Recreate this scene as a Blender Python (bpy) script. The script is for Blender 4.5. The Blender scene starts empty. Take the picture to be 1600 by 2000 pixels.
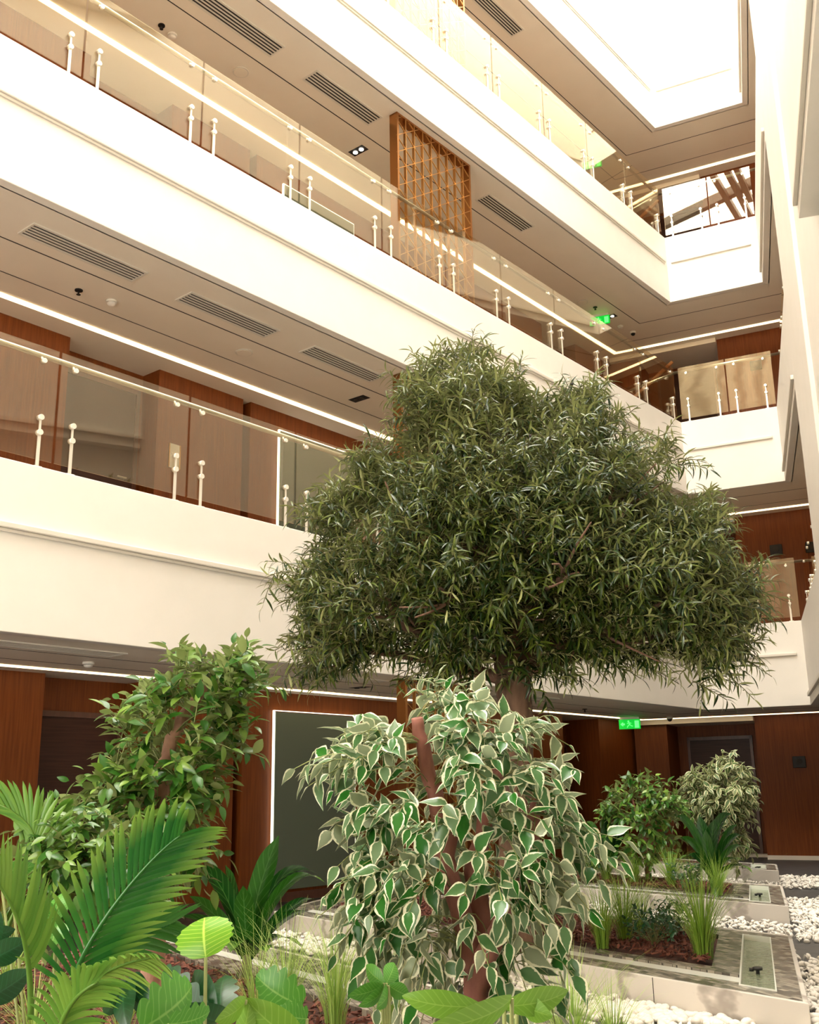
import bpy, math, random
import numpy as np
from mathutils import Vector, Matrix

random.seed(7); rng = np.random.default_rng(7)
scene = bpy.context.scene
COL = scene.collection

# ------------------------------------------------------------------ camera
EYE = 1.117
PITCH, ROLL, FPX = 0.26135, -0.01633, 2035.2
F_ = np.array([0, math.cos(PITCH), math.sin(PITCH)])
U0 = np.array([0, -math.sin(PITCH), math.cos(PITCH)])
X0 = np.array([1.0, 0, 0])
RX = math.cos(ROLL) * X0 + math.sin(ROLL) * U0
UP = -math.sin(ROLL) * X0 + math.cos(ROLL) * U0
cam_d = bpy.data.cameras.new('camera'); cam = bpy.data.objects.new('camera', cam_d); COL.objects.link(cam)
cam_d.sensor_fit = 'HORIZONTAL'; cam_d.sensor_width = 36; cam_d.lens = FPX * 36 / 1600
cam_d.clip_start = 0.05; cam_d.clip_end = 200
M4 = Matrix(((RX[0], UP[0], -F_[0], 0), (RX[1], UP[1], -F_[1], 0), (RX[2], UP[2], -F_[2], EYE), (0, 0, 0, 1)))
cam.matrix_world = M4
scene.camera = cam
scene.view_settings.view_transform = 'Standard'
scene.view_settings.look = 'None'
scene.view_settings.gamma = 1
scene.view_settings.exposure = 0.05
scene.cycles.max_bounces = 16; scene.cycles.diffuse_bounces = 8; scene.cycles.transparent_max_bounces = 24; scene.cycles.glossy_bounces = 5

# ------------------------------------------------------------------ world and light levels
SKY_STRENGTH = 1.0
SKYLIGHT_E = 15.0
STRIP_E = 4.2
world = bpy.data.worlds.new('world'); scene.world = world; world.use_nodes = True
bg = world.node_tree.nodes['Background']; bg.inputs[0].default_value = (1, .96, .88, 1); bg.inputs[1].default_value = SKY_STRENGTH

# ------------------------------------------------------------------ measured frame of the building
C1 = np.array([4.88, 17.6]); LB = 1.6377
angA = math.atan2(.773, .635); dA = np.array([math.cos(angA), math.sin(angA)]); nA = np.array([-dA[1], dA[0]])
angB = math.atan2(-.448, .894); dB = np.array([math.cos(angB), math.sin(angB)]); nB = np.array([-dB[1], dB[0]])
C2 = C1 + LB * dB
dC = np.array([.3, .954]); dC = dC / np.linalg.norm(dC)
angC = math.atan2(-dC[1], -dC[0]); nC = np.array([dC[1], -dC[0]])
SIDE = {'A': (C1, dA, nA, angA), 'B': (C1, dB, nB, angB), 'C': (C2, -dC, nC, angC)}
BZ = [2.336, 6.062, 9.751, 13.443]      # fascia bottoms = ceilings
TZ = [3.696, 7.402, 11.074, 14.78]      # fascia tops = gallery floors
GZ = -0.15                              # ground floor
FLOORZ = [GZ] + TZ[:3]
LENA, LENC = 21.0, 22.0
SKYZ = 19.0

def S(side, x, w, z):
    o, d, n, a = SIDE[side]
    p = o + x * d + w * n
    return np.array([p[0], p[1], z])
def ray(px, py):
    d = F_ * FPX + RX * (px - 800) - UP * (py - 1000)
    return d / np.linalg.norm(d)
def W(px, py, dist):                    # the point a given horizontal distance away along a sight line
    r = ray(px, py); return np.array([0, 0, EYE]) + r * dist / math.hypot(r[0], r[1])
def on(px, py, z):
    r = ray(px, py); return np.array([0, 0, EYE]) + r * (z - EYE) / r[2]
def proj(P):
    q = np.asarray(P) - np.array([0, 0, EYE]); d = q @ F_
    return np.stack([800 + FPX * (q @ RX) / d, 1000 - FPX * (q @ UP) / d], -1)
def mitre(a, wa, b, wb):                # corner of two offset lines
    (oa, da, na, _), (ob, db, nb, _) = SIDE[a], SIDE[b]
    return np.linalg.solve(np.array([na, nb]), np.array([oa @ na + wa, ob @ nb + wb]))

# ------------------------------------------------------------------ materials
MATS = {}
def nodes_of(name):
    m = bpy.data.materials.new(name); m.use_nodes = True
    nt = m.node_tree; return m, nt, nt.nodes['Principled BSDF']
def ramp(nt, fac, c0, c1, p0=0.0, p1=1.0):
    r = nt.nodes.new('ShaderNodeValToRGB'); nt.links.new(fac, r.inputs[0])
    r.color_ramp.elements[0].position = p0; r.color_ramp.elements[1].position = p1
    r.color_ramp.elements[0].color = (*c0, 1); r.color_ramp.elements[1].color = (*c1, 1)
    return r.outputs[0]
def tex(nt, kind, scale, coord='Object', stretch=(1, 1, 1), **kw):
    tc = nt.nodes.new('ShaderNodeTexCoord'); mp = nt.nodes.new('ShaderNodeMapping')
    mp.inputs['Scale'].default_value = stretch
    nt.links.new(tc.outputs[coord], mp.inputs[0])
    t = nt.nodes.new(kind); t.inputs['Scale'].default_value = scale
    for k, v in kw.items(): t.inputs[k].default_value = v
    nt.links.new(mp.outputs[0], t.inputs['Vector']); return t
def bump(nt, b, h, strength, dist=.01):
    bp = nt.nodes.new('ShaderNodeBump'); bp.inputs['Strength'].default_value = strength; bp.inputs['Distance'].default_value = dist
    nt.links.new(h, bp.inputs['Height']); nt.links.new(bp.outputs[0], b.inputs['Normal'])
def simple(name, col, rough=.5, metal=0, spec=.5):
    m, nt, b = nodes_of(name); b.inputs['Base Color'].default_value = (*col, 1)
    b.inputs['Roughness'].default_value = rough; b.inputs['Metallic'].default_value = metal
    b.inputs['Specular IOR Level'].default_value = spec
    MATS[name] = m; return m
def noisy(name, c0, c1, scale, rough=.5, metal=0, stretch=(1, 1, 1), p0=.3, p1=.7, bumpk=0, detail=4, coord='Object'):
    m, nt, b = nodes_of(name)
    t = tex(nt, 'ShaderNodeTexNoise', scale, coord, stretch, Detail=detail)
    nt.links.new(ramp(nt, t.outputs['Fac'], c0, c1, p0, p1), b.inputs['Base Color'])
    b.inputs['Roughness'].default_value = rough; b.inputs['Metallic'].default_value = metal
    if name.startswith('wood'): b.inputs['Specular IOR Level'].default_value = .25
    if bumpk: bump(nt, b, t.outputs['Fac'], bumpk)
    MATS[name] = m; return m
def emis(name, col, e):
    m, nt, b = nodes_of(name); b.inputs['Base Color'].default_value = (*col, 1)
    b.inputs['Emission Color'].default_value = (*col, 1); b.inputs['Emission Strength'].default_value = e
    MATS[name] = m; return m
noisy('plaster', (.80, .775, .72), (.83, .80, .75), 3, .55)
noisy('ceiling_paint', (.80, .745, .65), (.83, .775, .68), 2, .6)
simple('trim_paint', (.74, .70, .63), .5)
noisy('wood', (.145, .036, .006), (.22, .060, .011), 6, .48, stretch=(9, 9, .35), detail=6)
noisy('wood_dark', (.045, .018, .012), (.075, .030, .020), 5, .4, stretch=(.4, .4, 14), detail=6)
noisy('door_frame_wood', (.10, .045, .030), (.14, .06, .04), 5, .35, stretch=(4, 4, .5))
noisy('rail_wood', (.50, .22, .08), (.62, .30, .12), 10, .35, stretch=(4, 4, 4))
simple('brass', (.66, .38, .14), .28, 1.0)
simple('copper_brass', (.46, .22, .08), .32, 1.0)
simple('steel', (.56, .54, .47), .28, 1.0)
simple('satin_steel', (.85, .82, .74), .35, .6)
simple('black', (.01, .01, .01), .5)
simple('dark_slot', (.035, .03, .028), .8)
simple('truss_steel', (.16, .13, .10), .5)
simple('grille_white', (.70, .67, .60), .5)
simple('white_plastic', (.85, .83, .78), .4)
noisy('slate', (.03, .03, .033), (.075, .073, .072), 7, .45, bumpk=.2, coord='Object')
simple('carpet', (.50, .38, .28), .9)
simple('pebble', (.80, .76, .69), .5)
noisy('soil', (.035, .012, .007), (.08, .026, .014), 28, .9, bumpk=.8)
noisy('bark_chip', (.075, .022, .012), (.19, .055, .030), 18, .8)
noisy('trunk_bark', (.06, .034, .020), (.20, .115, .07), 14, .85, stretch=(1, 1, .3), bumpk=1.0)
noisy('red_bark', (.22, .075, .055), (.36, .15, .11), 22, .7, stretch=(1, 1, .5), bumpk=.5)
noisy('olive_branch_bark', (.12, .065, .04), (.22, .12, .08), 22, .8, bumpk=.5)
noisy('tan_bark', (.34, .17, .11), (.48, .27, .18), 22, .7, bumpk=.5)
simple('twig', (.22, .25, .08), .6)
simple('olive_twig', (.15, .14, .06), .7)
simple('olive_fruit', (.02, .012, .018), .35)
emis('skylight_glow', (1, .965, .89), SKYLIGHT_E)
emis('added_fill_glow', (1, .95, .86), 8.0)  # glow of the fill panel added behind the camera
emis('strip_glow', (1, .76, .44), STRIP_E)
emis('halo_glow', (1, .95, .78), 2.4)
emis('lamp_glow', (1, .88, .7), 8)
emis('exit_green', (.0, .42, .03), 1.2)
emis('exit_bright', (.10, .95, .16), 1.6)
emis('sign_face', (.75, .8, .6), .25)
# marble
m, nt, b = nodes_of('marble')
w1 = tex(nt, 'ShaderNodeTexWave', .9, 'Object', (1, 1.3, 2.2), Distortion=9.0, Detail=5.0)
nt.links.new(ramp(nt, w1.outputs['Fac'], (.40, .36, .32), (.68, .64, .58), .0, .14), b.inputs['Base Color'])
b.inputs['Roughness'].default_value = .25; MATS['marble'] = m
# beige stone of the wall opposite
m, nt, b = nodes_of('beige_stone')
w1 = tex(nt, 'ShaderNodeTexWave', .5, 'Object', (1, 1, 2.5), Distortion=7.0, Detail=4.0)
nt.links.new(ramp(nt, w1.outputs['Fac'], (.42, .33, .22), (.62, .52, .38), .0, .6), b.inputs['Base Color'])
b.inputs['Roughness'].default_value = .6; MATS['beige_stone'] = m
# mosaic
m, nt, b = nodes_of('mosaic')
tc = nt.nodes.new('ShaderNodeTexCoord'); mp = nt.nodes.new('ShaderNodeMapping'); mp.inputs['Rotation'].default_value = (0, 0, math.atan2(.954, .3))
nt.links.new(tc.outputs['Object'], mp.inputs[0])
br = nt.nodes.new('ShaderNodeTexBrick'); nt.links.new(mp.outputs[0], br.inputs['Vector'])
br.inputs['Color1'].default_value = (.07, .062, .05, 1); br.inputs['Color2'].default_value = (.40, .36, .29, 1); br.inputs['Mortar'].default_value = (.06, .055, .045, 1)
br.inputs['Scale'].default_value = 6; br.inputs['Brick Width'].default_value = .42; br.inputs['Row Height'].default_value = .22; br.inputs['Mortar Size'].default_value = .012
nt.links.new(br.outputs['Color'], b.inputs['Base Color']); b.inputs['Roughness'].default_value = .22; MATS['mosaic'] = m
# water
m, nt, b = nodes_of('water')
b.inputs['Base Color'].default_value = (.20, .24, .15, 1); b.inputs['Roughness'].default_value = .04; b.inputs['Specular IOR Level'].default_value = 1.0
t = tex(nt, 'ShaderNodeTexNoise', 14, 'Object', (1, 3, 1)); bump(nt, b, t.outputs['Fac'], .35, .02); MATS['water'] = m
simple('basin_white', (.78, .80, .74), .2)
# balustrade glass: a clear pane that mirrors more the flatter you look at it
def glass(name, tint, k):
    m = bpy.data.materials.new(name); m.use_nodes = True; nt = m.node_tree
    for n in list(nt.nodes): nt.nodes.remove(n)
    out = nt.nodes.new('ShaderNodeOutputMaterial'); mix = nt.nodes.new('ShaderNodeMixShader')
    tr = nt.nodes.new('ShaderNodeBsdfTransparent'); tr.inputs[0].default_value = (*tint, 1)
    gl = nt.nodes.new('ShaderNodeBsdfGlossy'); gl.inputs['Roughness'].default_value = .0; gl.inputs[0].default_value = (1, .93, .80, 1)
    ge = nt.nodes.new('ShaderNodeNewGeometry'); dt = nt.nodes.new('ShaderNodeVectorMath'); dt.operation = 'DOT_PRODUCT'
    nt.links.new(ge.outputs['Normal'], dt.inputs[0]); nt.links.new(ge.outputs['Incoming'], dt.inputs[1])
    def mth(op, a, b=None):
        x = nt.nodes.new('ShaderNodeMath'); x.operation = op; x.use_clamp = op != 'ABSOLUTE'
        for i_, v in ((0, a), (1, b)):
            if v is None: continue
            if isinstance(v, (int, float)): x.inputs[i_].default_value = v
            else: nt.links.new(v, x.inputs[i_])
        return x.outputs[0]
    f5 = mth('POWER', mth('SUBTRACT', 1.0, mth('ABSOLUTE', dt.outputs['Value'])), 4.0)
    nt.links.new(mth('MULTIPLY', mth('ADD', mth('MULTIPLY', f5, .9), .045), k), mix.inputs[0])
    nt.links.new(tr.outputs[0], mix.inputs[1]); nt.links.new(gl.outputs[0], mix.inputs[2]); nt.links.new(mix.outputs[0], out.inputs[0])
    MATS[name] = m
glass('glass', (.96, .95, .88), 1.8)
simple('glass_edge', (.10, .16, .10), .2)
m, nt, b = nodes_of('frosted_green'); b.inputs['Base Color'].default_value = (.13, .165, .125, 1); b.inputs['Roughness'].default_value = .45; MATS['frosted_green'] = m

def leafmat(name, top, top2, under, rough=.42, margin=None, mk=.72, vein=None, trans=.22, tipc=None):
    m, nt, b = nodes_of(name); N = nt.nodes; L = nt.links
    g = N.new('ShaderNodeNewGeometry')
    isl = ramp(nt, g.outputs['Random Per Island'], top, top2, .25, 1)
    uv = N.new('ShaderNodeUVMap'); sp = N.new('ShaderNodeSeparateXYZ'); L.new(uv.outputs[0], sp.inputs[0])
    def mixc(f, a, bb):
        x = N.new('ShaderNodeMix'); x.data_type = 'RGBA'; L.new(f, x.inputs[0])
        for s_, v in ((6, a), (7, bb)):
            if isinstance(v, tuple): x.inputs[s_].default_value = (*v, 1)
            else: L.new(v, x.inputs[s_])
        return x.outputs[2]
    def math_(op, a, bb=None):
        x = N.new('ShaderNodeMath'); x.operation = op
        for i_, v in ((0, a), (1, bb)):
            if v is None: continue
            if isinstance(v, (int, float)): x.inputs[i_].default_value = v
            else: L.new(v, x.inputs[i_])
        return x.outputs[0]
    au = math_('ABSOLUTE', math_('SUBTRACT', sp.outputs[0], .5)); au = math_('MULTIPLY', au, 2)   # 0 midrib .. 1 edge
    col = isl
    if tipc:
        col = mixc(ramp(nt, sp.outputs[1], (0, 0, 0), (1, 1, 1), .45, 1.0), col, tipc)
    if vein:
        ph = math_('SINE', math_('MULTIPLY', math_('SUBTRACT', sp.outputs[1], math_('MULTIPLY', au, .18)), 60.0))
        col = mixc(ramp(nt, ph, (0, 0, 0), (.6, .6, .6), .75, 1.0), col, vein)
        col = mixc(ramp(nt, au, (1, 1, 1), (0, 0, 0), .02, .06), col, vein)
    col = mixc(g.outputs['Backfacing'], col, under)
    if margin:
        nz = tex(nt, 'ShaderNodeTexNoise', 60, 'Object'); 
        e = math_('ADD', au, math_('MULTIPLY', math_('SUBTRACT', nz.outputs['Fac'], .5), .5))
        col = mixc(ramp(nt, e, (0, 0, 0), (1, 1, 1), mk, mk + .06), col, margin)
    L.new(col, b.inputs['Base Color']); b.inputs['Roughness'].default_value = rough
    tl = N.new('ShaderNodeBsdfTranslucent'); L.new(col, tl.inputs[0])
    mx = N.new('ShaderNodeMixShader'); mx.inputs[0].default_value = trans
    L.new(b.outputs[0], mx.inputs[1]); L.new(tl.outputs[0], mx.inputs[2]); L.new(mx.outputs[0], N['Material Output'].inputs[0])
    MATS[name] = m
leafmat('olive_leaf', (.009, .034, .003), (.11, .15, .015), (.36, .39, .15), .36, trans=.06)
leafmat('variegated_leaf', (.02, .15, .012), (.15, .25, .12), (.30, .36, .22), .34, margin=(.85, .86, .62), mk=.70)
leafmat('green_ficus_leaf', (.03, .13, .010), (.20, .34, .05), (.28, .34, .12), .33, trans=.15)
leafmat('small_variegated_leaf', (.06, .13, .03), (.20, .26, .10), (.28, .33, .16), .42, margin=(.66, .66, .40), mk=.6)
leafmat('palm_leaf', (.018, .13, .02), (.045, .20, .03), (.06, .22, .035), .25, tipc=(.24, .40, .06), trans=.12)
leafmat('lime_palm_leaf', (.10, .25, .03), (.19, .35, .05), (.25, .38, .07), .35)
leafmat('dracaena_leaf', (.007, .055, .006), (.03, .13, .010), (.06, .13, .02), .22, vein=(.05, .16, .03), trans=.1)
leafmat('bright_leaf', (.13, .36, .012), (.18, .42, .02), (.25, .45, .03), .35, vein=(.48, .68, .10))
leafmat('lobed_leaf', (.07, .26, .03), (.10, .32, .04), (.14, .30, .06), .35, vein=(.22, .44, .10))
leafmat('deep_leaf', (.012, .07, .02), (.025, .10, .03), (.05, .12, .04), .3, vein=(.03, .13, .05))
leafmat('lime_broad_leaf', (.13, .30, .025), (.18, .35, .04), (.18, .32, .05), .35, vein=(.24, .42, .07))
leafmat('grass_blade', (.16, .30, .025), (.32, .48, .07), (.26, .42, .06), .5)
leafmat('fine_grass_blade', (.22, .38, .06), (.45, .58, .16), (.36, .5, .12), .5)

# ------------------------------------------------------------------ mesh helpers
class MB:
    def __init__(s): s.v = []; s.f = []
    def add(s, V, Fc):
        o = len(s.v); s.v += [tuple(float(c) for c in p) for p in V]; s.f += [tuple(i + o for i in f) for f in Fc]
    def prism(s, poly, z0, z1):
        n = len(poly)
        area = sum(poly[i][0] * poly[(i + 1) % n][1] - poly[(i + 1) % n][0] * poly[i][1] for i in range(n))
        if area < 0: poly = poly[::-1]
        V = [(p[0], p[1], z0) for p in poly] + [(p[0], p[1], z1) for p in poly]
        Fc = [tuple(range(n - 1, -1, -1)), tuple(range(n, 2 * n))] + [(i, (i + 1) % n, n + (i + 1) % n, n + i) for i in range(n)]
        s.add(V, Fc)
    def box(s, x0, x1, y0, y1, z0, z1): s.prism([(x0, y0), (x1, y0), (x1, y1), (x0, y1)], z0, z1)
    def beam(s, a, b, w, h, up=(0, 0, 1)):          # rectangular bar from a to b
        a = Vector(a); b = Vector(b); d = (b - a).normalized(); u = Vector(up); sd = d.cross(u).normalized(); u = sd.cross(d)
        V = [p + sd * (i * w / 2) + u * (j * h / 2) for p in (a, b) for i, j in ((-1, -1), (1, -1), (1, 1), (-1, 1))]
        s.add(V, [(0, 1, 2, 3), (7, 6, 5, 4), (0, 4, 5, 1), (1, 5, 6, 2), (2, 6, 7, 3), (3, 7, 4, 0)])
    def tube(s, pts, r, n=8, cap=True):
        pts = [Vector(p) for p in pts]
        rs = r if isinstance(r, (list, tuple)) else [r] * len(pts)
        rings = []; prev = None
        for i, p in enumerate(pts):
            d = (pts[min(i + 1, len(pts) - 1)] - pts[max(i - 1, 0)]).normalized()
            ref = prev if prev is not None else (Vector((0, 0, 1)) if abs(d.z) < .9 else Vector((1, 0, 0)))
            a = ref - d * ref.dot(d)
            if a.length < 1e-6: a = Vector((1, .3, .1)) - d * Vector((1, .3, .1)).dot(d)
            a.normalize(); prev = a; c = d.cross(a)
            rings.append([p + (a * math.cos(t) + c * math.sin(t)) * rs[i] for t in [2 * math.pi * k / n for k in range(n)]])
        V = [q for R in rings for q in R]
        Fc = [(i * n + k, i * n + (k + 1) % n, (i + 1) * n + (k + 1) % n, (i + 1) * n + k) for i in range(len(pts) - 1) for k in range(n)]
        if cap: Fc += [tuple(range(n - 1, -1, -1)), tuple((len(pts) - 1) * n + k for k in range(n))]
        s.add(V, Fc)
    def disc(s, c, axis, r, th, n=20):
        a = Vector(axis).normalized() * th / 2; c = Vector(c); s.tube([c - a, c + a], r, n)
    def dome(s, c, r, h, n=16, rings=4):           # half ellipsoid hanging down from c
        V = []; Fc = []
        for i in range(rings):
            t = math.pi / 2 * i / rings
            V += [(c[0] + r * math.cos(t) * math.cos(2 * math.pi * k / n), c[1] + r * math.cos(t) * math.sin(2 * math.pi * k / n), c[2] - h * math.sin(t)) for k in range(n)]
        V.append((c[0], c[1], c[2] - h))
        for i in range(rings - 1): Fc += [(i * n + k, (i + 1) * n + k, (i + 1) * n + (k + 1) % n, i * n + (k + 1) % n) for k in range(n)]
        Fc += [((rings - 1) * n + k, rings * n, (rings - 1) * n + (k + 1) % n) for k in range(n)]
        Fc.append(tuple(range(n)))
        s.add(V, Fc)
    def mesh(s, name, mat, smooth=False):
        me = bpy.data.meshes.new(name); me.from_pydata(s.v, [], s.f); me.update()
        me.materials.append(MATS[mat])
        if smooth:
            for p in me.polygons: p.use_smooth = len(p.vertices) <= 4
        return me
    def build(s, name, mat, parent=None, smooth=False, bevel=0):
        o = bpy.data.objects.new(name, s.mesh(name, mat, smooth)); COL.objects.link(o)
        if parent: o.parent = parent
        if bevel:
            md = o.modifiers.new('bevel', 'BEVEL'); md.width = bevel; md.segments = 2; md.limit_method = 'ANGLE'
        return o
def tag(o, label, cat, group=None):
    o['label'] = label; o['category'] = cat
    if group: o['group'] = group
    return o
def thing(name, label, cat, loc=(0, 0, 0), rotz=0, group=None):
    o = bpy.data.objects.new(name, None); COL.objects.link(o); o.location = tuple(loc); o.rotation_euler = (0, 0, rotz)
    o.empty_display_size = .1
    return tag(o, label, cat, group)
def struct(o): o['kind'] = 'structure'; return o
def copy_tree(o, loc=None, rotz=None, label=None, parent=None):
    c = o.copy(); COL.objects.link(c); c.parent = parent
    if loc is not None: c.location = tuple(loc)
    if rotz is not None: c.rotation_euler = (0, 0, rotz)
    if label: c['label'] = label
    for ch in o.children: copy_tree(ch, parent=c)
    return c

# ================================================================== SETTING
A0, CE = -LENA, LENC
pA0 = C1 + A0 * dA; pC0 = C2 - CE * dC
def line_poly(wi, wo):                     # band polygon that follows A, B, C between two offsets (w per side)
    (a, b_, c), (d, e, f) = wi, wo
    inner = [tuple(C1 + A0 * dA + a * nA), tuple(mitre('A', a, 'B', b_)), tuple(mitre('B', b_, 'C', c)), tuple(C2 - CE * dC + c * nC)]
    outer = [tuple(C1 + A0 * dA + d * nA), tuple(mitre('A', d, 'B', e)), tuple(mitre('B', e, 'C', f)), tuple(C2 - CE * dC + f * nC)]
    return inner, outer
def band(mb, wi, wo, z0, z1):
    i, o = line_poly(wi, wo)
    for k in range(3): mb.prism([i[k], i[k + 1], o[k + 1], o[k]], z0, z1)
WO = (3.6, 4.2, 3.2)
LEVEL = ['lowest', 'middle', 'top', 'upper']
for k in range(4):
    mb = MB(); band(mb, (.1, .1, .1), WO, BZ[k], BZ[k] + .08); struct(mb.build('ceiling', 'ceiling_paint'))
    mb = MB(); band(mb, (.1, .1, .1), WO, TZ[k] - .08, TZ[k]); struct(mb.build('floor', 'carpet'))
# white fascias, each side its own wall
def side_band(side, x0, x1, w0, w1, z0, z1, mat, name, m0=None, m1=None, smooth=False):
    mb = MB(); mb.prism([tuple(S(side, x0, w0, 0)[:2]), tuple(S(side, x1, w0, 0)[:2]), tuple(S(side, x1, w1, 0)[:2]), tuple(S(side, x0, w1, 0)[:2])], z0, z1)
    return mb.build(name, mat)
cAB = lambda w: mitre('A', w, 'B', w); cBC = lambda w: mitre('B', w, 'C', w)
PIER0, PIER1 = 4.45, 8.87
for k in range(4):
    z0, z1 = BZ[k], TZ[k]
    if k == 3: z1 = TZ[3]
    for name, p in (('wall_left', [pA0, C1, cAB(.12), pA0 + .12 * nA]), ('wall_far', [C1, C2, cBC(.12), cAB(.12)])):
        mb = MB(); mb.prism([tuple(q) for q in p], z0, z1)
        struct(mb.build(name, 'plaster', bevel=.006))
    mb = MB(); e = C2 - PIER0 * dC
    mb.prism([tuple(C2), tuple(e), tuple(e + .12 * nC), tuple(cBC(.12))], z0, z1)
    s1 = C2 - PIER1 * dC - .12 * nC; s2 = pC0 - .12 * nC
    mb.prism([tuple(s1), tuple(s2), tuple(s2 + .22 * nC), tuple(s1 + .22 * nC)], z0, z1)
    struct(mb.build('wall_right', 'plaster', bevel=.006))
    # slim moulding lines on the fascias
    zm = z1 - .56
    mb = MB(); mb.prism([tuple(pA0 - .035 * nA), tuple(C1 - .035 * nA - .10 * dA), tuple(C1 - .10 * dA), tuple(pA0)], zm, zm + .05)
    mb.prism([tuple(pA0 - .018 * nA), tuple(C1 - .018 * nA - .10 * dA), tuple(C1 - .10 * dA), tuple(pA0)], zm - .03, zm)
    mb.prism([tuple(C1 - .035 * nB + .08 * dB), tuple(C2 - .035 * nB - .12 * dB), tuple(C2 - .12 * dB), tuple(C1 + .08 * dB)], zm, zm + .045)
    q0 = C2 - .12 * dC; q1 = C2 - PIER0 * dC
    mb.prism([tuple(q0 - .04 * nC), tuple(q1 - .04 * nC), tuple(q1), tuple(q0)], z0 + .13, z0 + .19)
    q0 = C2 - (PIER1 + .0) * dC - .12 * nC; q1 = pC0 - .12 * nC
    mb.prism([tuple(q0 - .04 * nC), tuple(q1 - .04 * nC), tuple(q1), tuple(q0)], z0 + .13, z0 + .19)
    struct(mb.build('trim_%d' % (k + 1), 'trim_paint', bevel=.008))
# upper well and skylight
mb = MB()
i, o = line_poly((0, 0, 0), (.2, .2, .2))
for q in range(3): mb.prism([i[q], i[q + 1], o[q + 1], o[q]], TZ[3], SKYZ)
struct(mb.build('wall_upper', 'plaster'))
mb = MB(); mb.prism([tuple(pA0), tuple(C1), tuple(C2), tuple(pC0)], SKYZ, SKYZ + .05)
sk = struct(mb.build('window_1', 'skylight_glow'))
tr = thing('roof_truss', 'dark steel truss beams crossing under the bright glass roof, seen mirrored in the far balustrade', 'beam', (0, 0, SKYZ - .5))
for i_ in range(7):
    y = -4 + i_ * 2.7; mb = MB()
    mb.beam((-12, y + 1.4, .2), (4.6, y - .2, .2), .22, .3); mb.build('beam', 'truss_steel', tr)
    mb = MB(); mb.beam((-7.4 + i_ * 1.4, y - 3, .05), (-5.0 + i_ * 1.6, y + 4.5, .05), .16, .2); mb.build('brace', 'truss_steel', tr)
# wall at the back of the hall, behind the camera
back = [tuple(pA0 - 0 * nA), tuple(pC0)]
bd = (np.array(pC0) - pA0); bd /= np.linalg.norm(bd); bn = np.array([bd[1], -bd[0]])
a_ = pA0 + 4 * nA - 0 * bd; c_ = pC0 + 3.4 * nC
mb = MB(); mb.prism([tuple(a_), tuple(c_), tuple(c_ + .3 * bn), tuple(a_ + .3 * bn)], GZ, SKYZ + .1)
struct(mb.build('wall_back', 'beige_stone'))
wm = (a_ + c_) / 2 - .06 * bn
mb = MB(); mb.prism([tuple(wm - 3.6 * bd), tuple(wm + 3.6 * bd), tuple(wm + 3.6 * bd + .04 * bn), tuple(wm - 3.6 * bd + .04 * bn)], .3, 3.2)
struct(mb.build('added_fill_panel', 'added_fill_glow'))  # unseen glowing panel, added on the back wall to light the plant fronts
mb = MB(); i, o = line_poly(WO, tuple(x + .2 for x in WO))
for q in range(3): mb.prism([i[q], i[q + 1], o[q + 1], o[q]], GZ, TZ[3])
struct(mb.build('wall_outer', 'wood'))
# ground floor slab
mb = MB(); mb.box(-16, 14, -10, 27, GZ - .1, GZ); struct(mb.build('floor', 'slate'))
# pier on the right
mb = MB(); K0 = C2 - PIER0 * dC; K1 = C2 - 6.6 * dC; K2 = C2 - 9.2 * dC
mb.prism([tuple(K0), tuple(K1), tuple(K1 + 3.1 * nC), tuple(K0 + 3.1 * nC)], GZ, SKYZ)
struct(mb.build('wall_pier', 'plaster', bevel=.01))
mb = MB(); K3 = C2 - 22 * dC
mb.prism([tuple(K1 + .05 * nC), tuple(K3 + .05 * nC), tuple(K3 + .5 * nC), tuple(K1 + .5 * nC)], GZ, SKYZ)
struct(mb.build('wall_near', 'plaster'))

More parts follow.
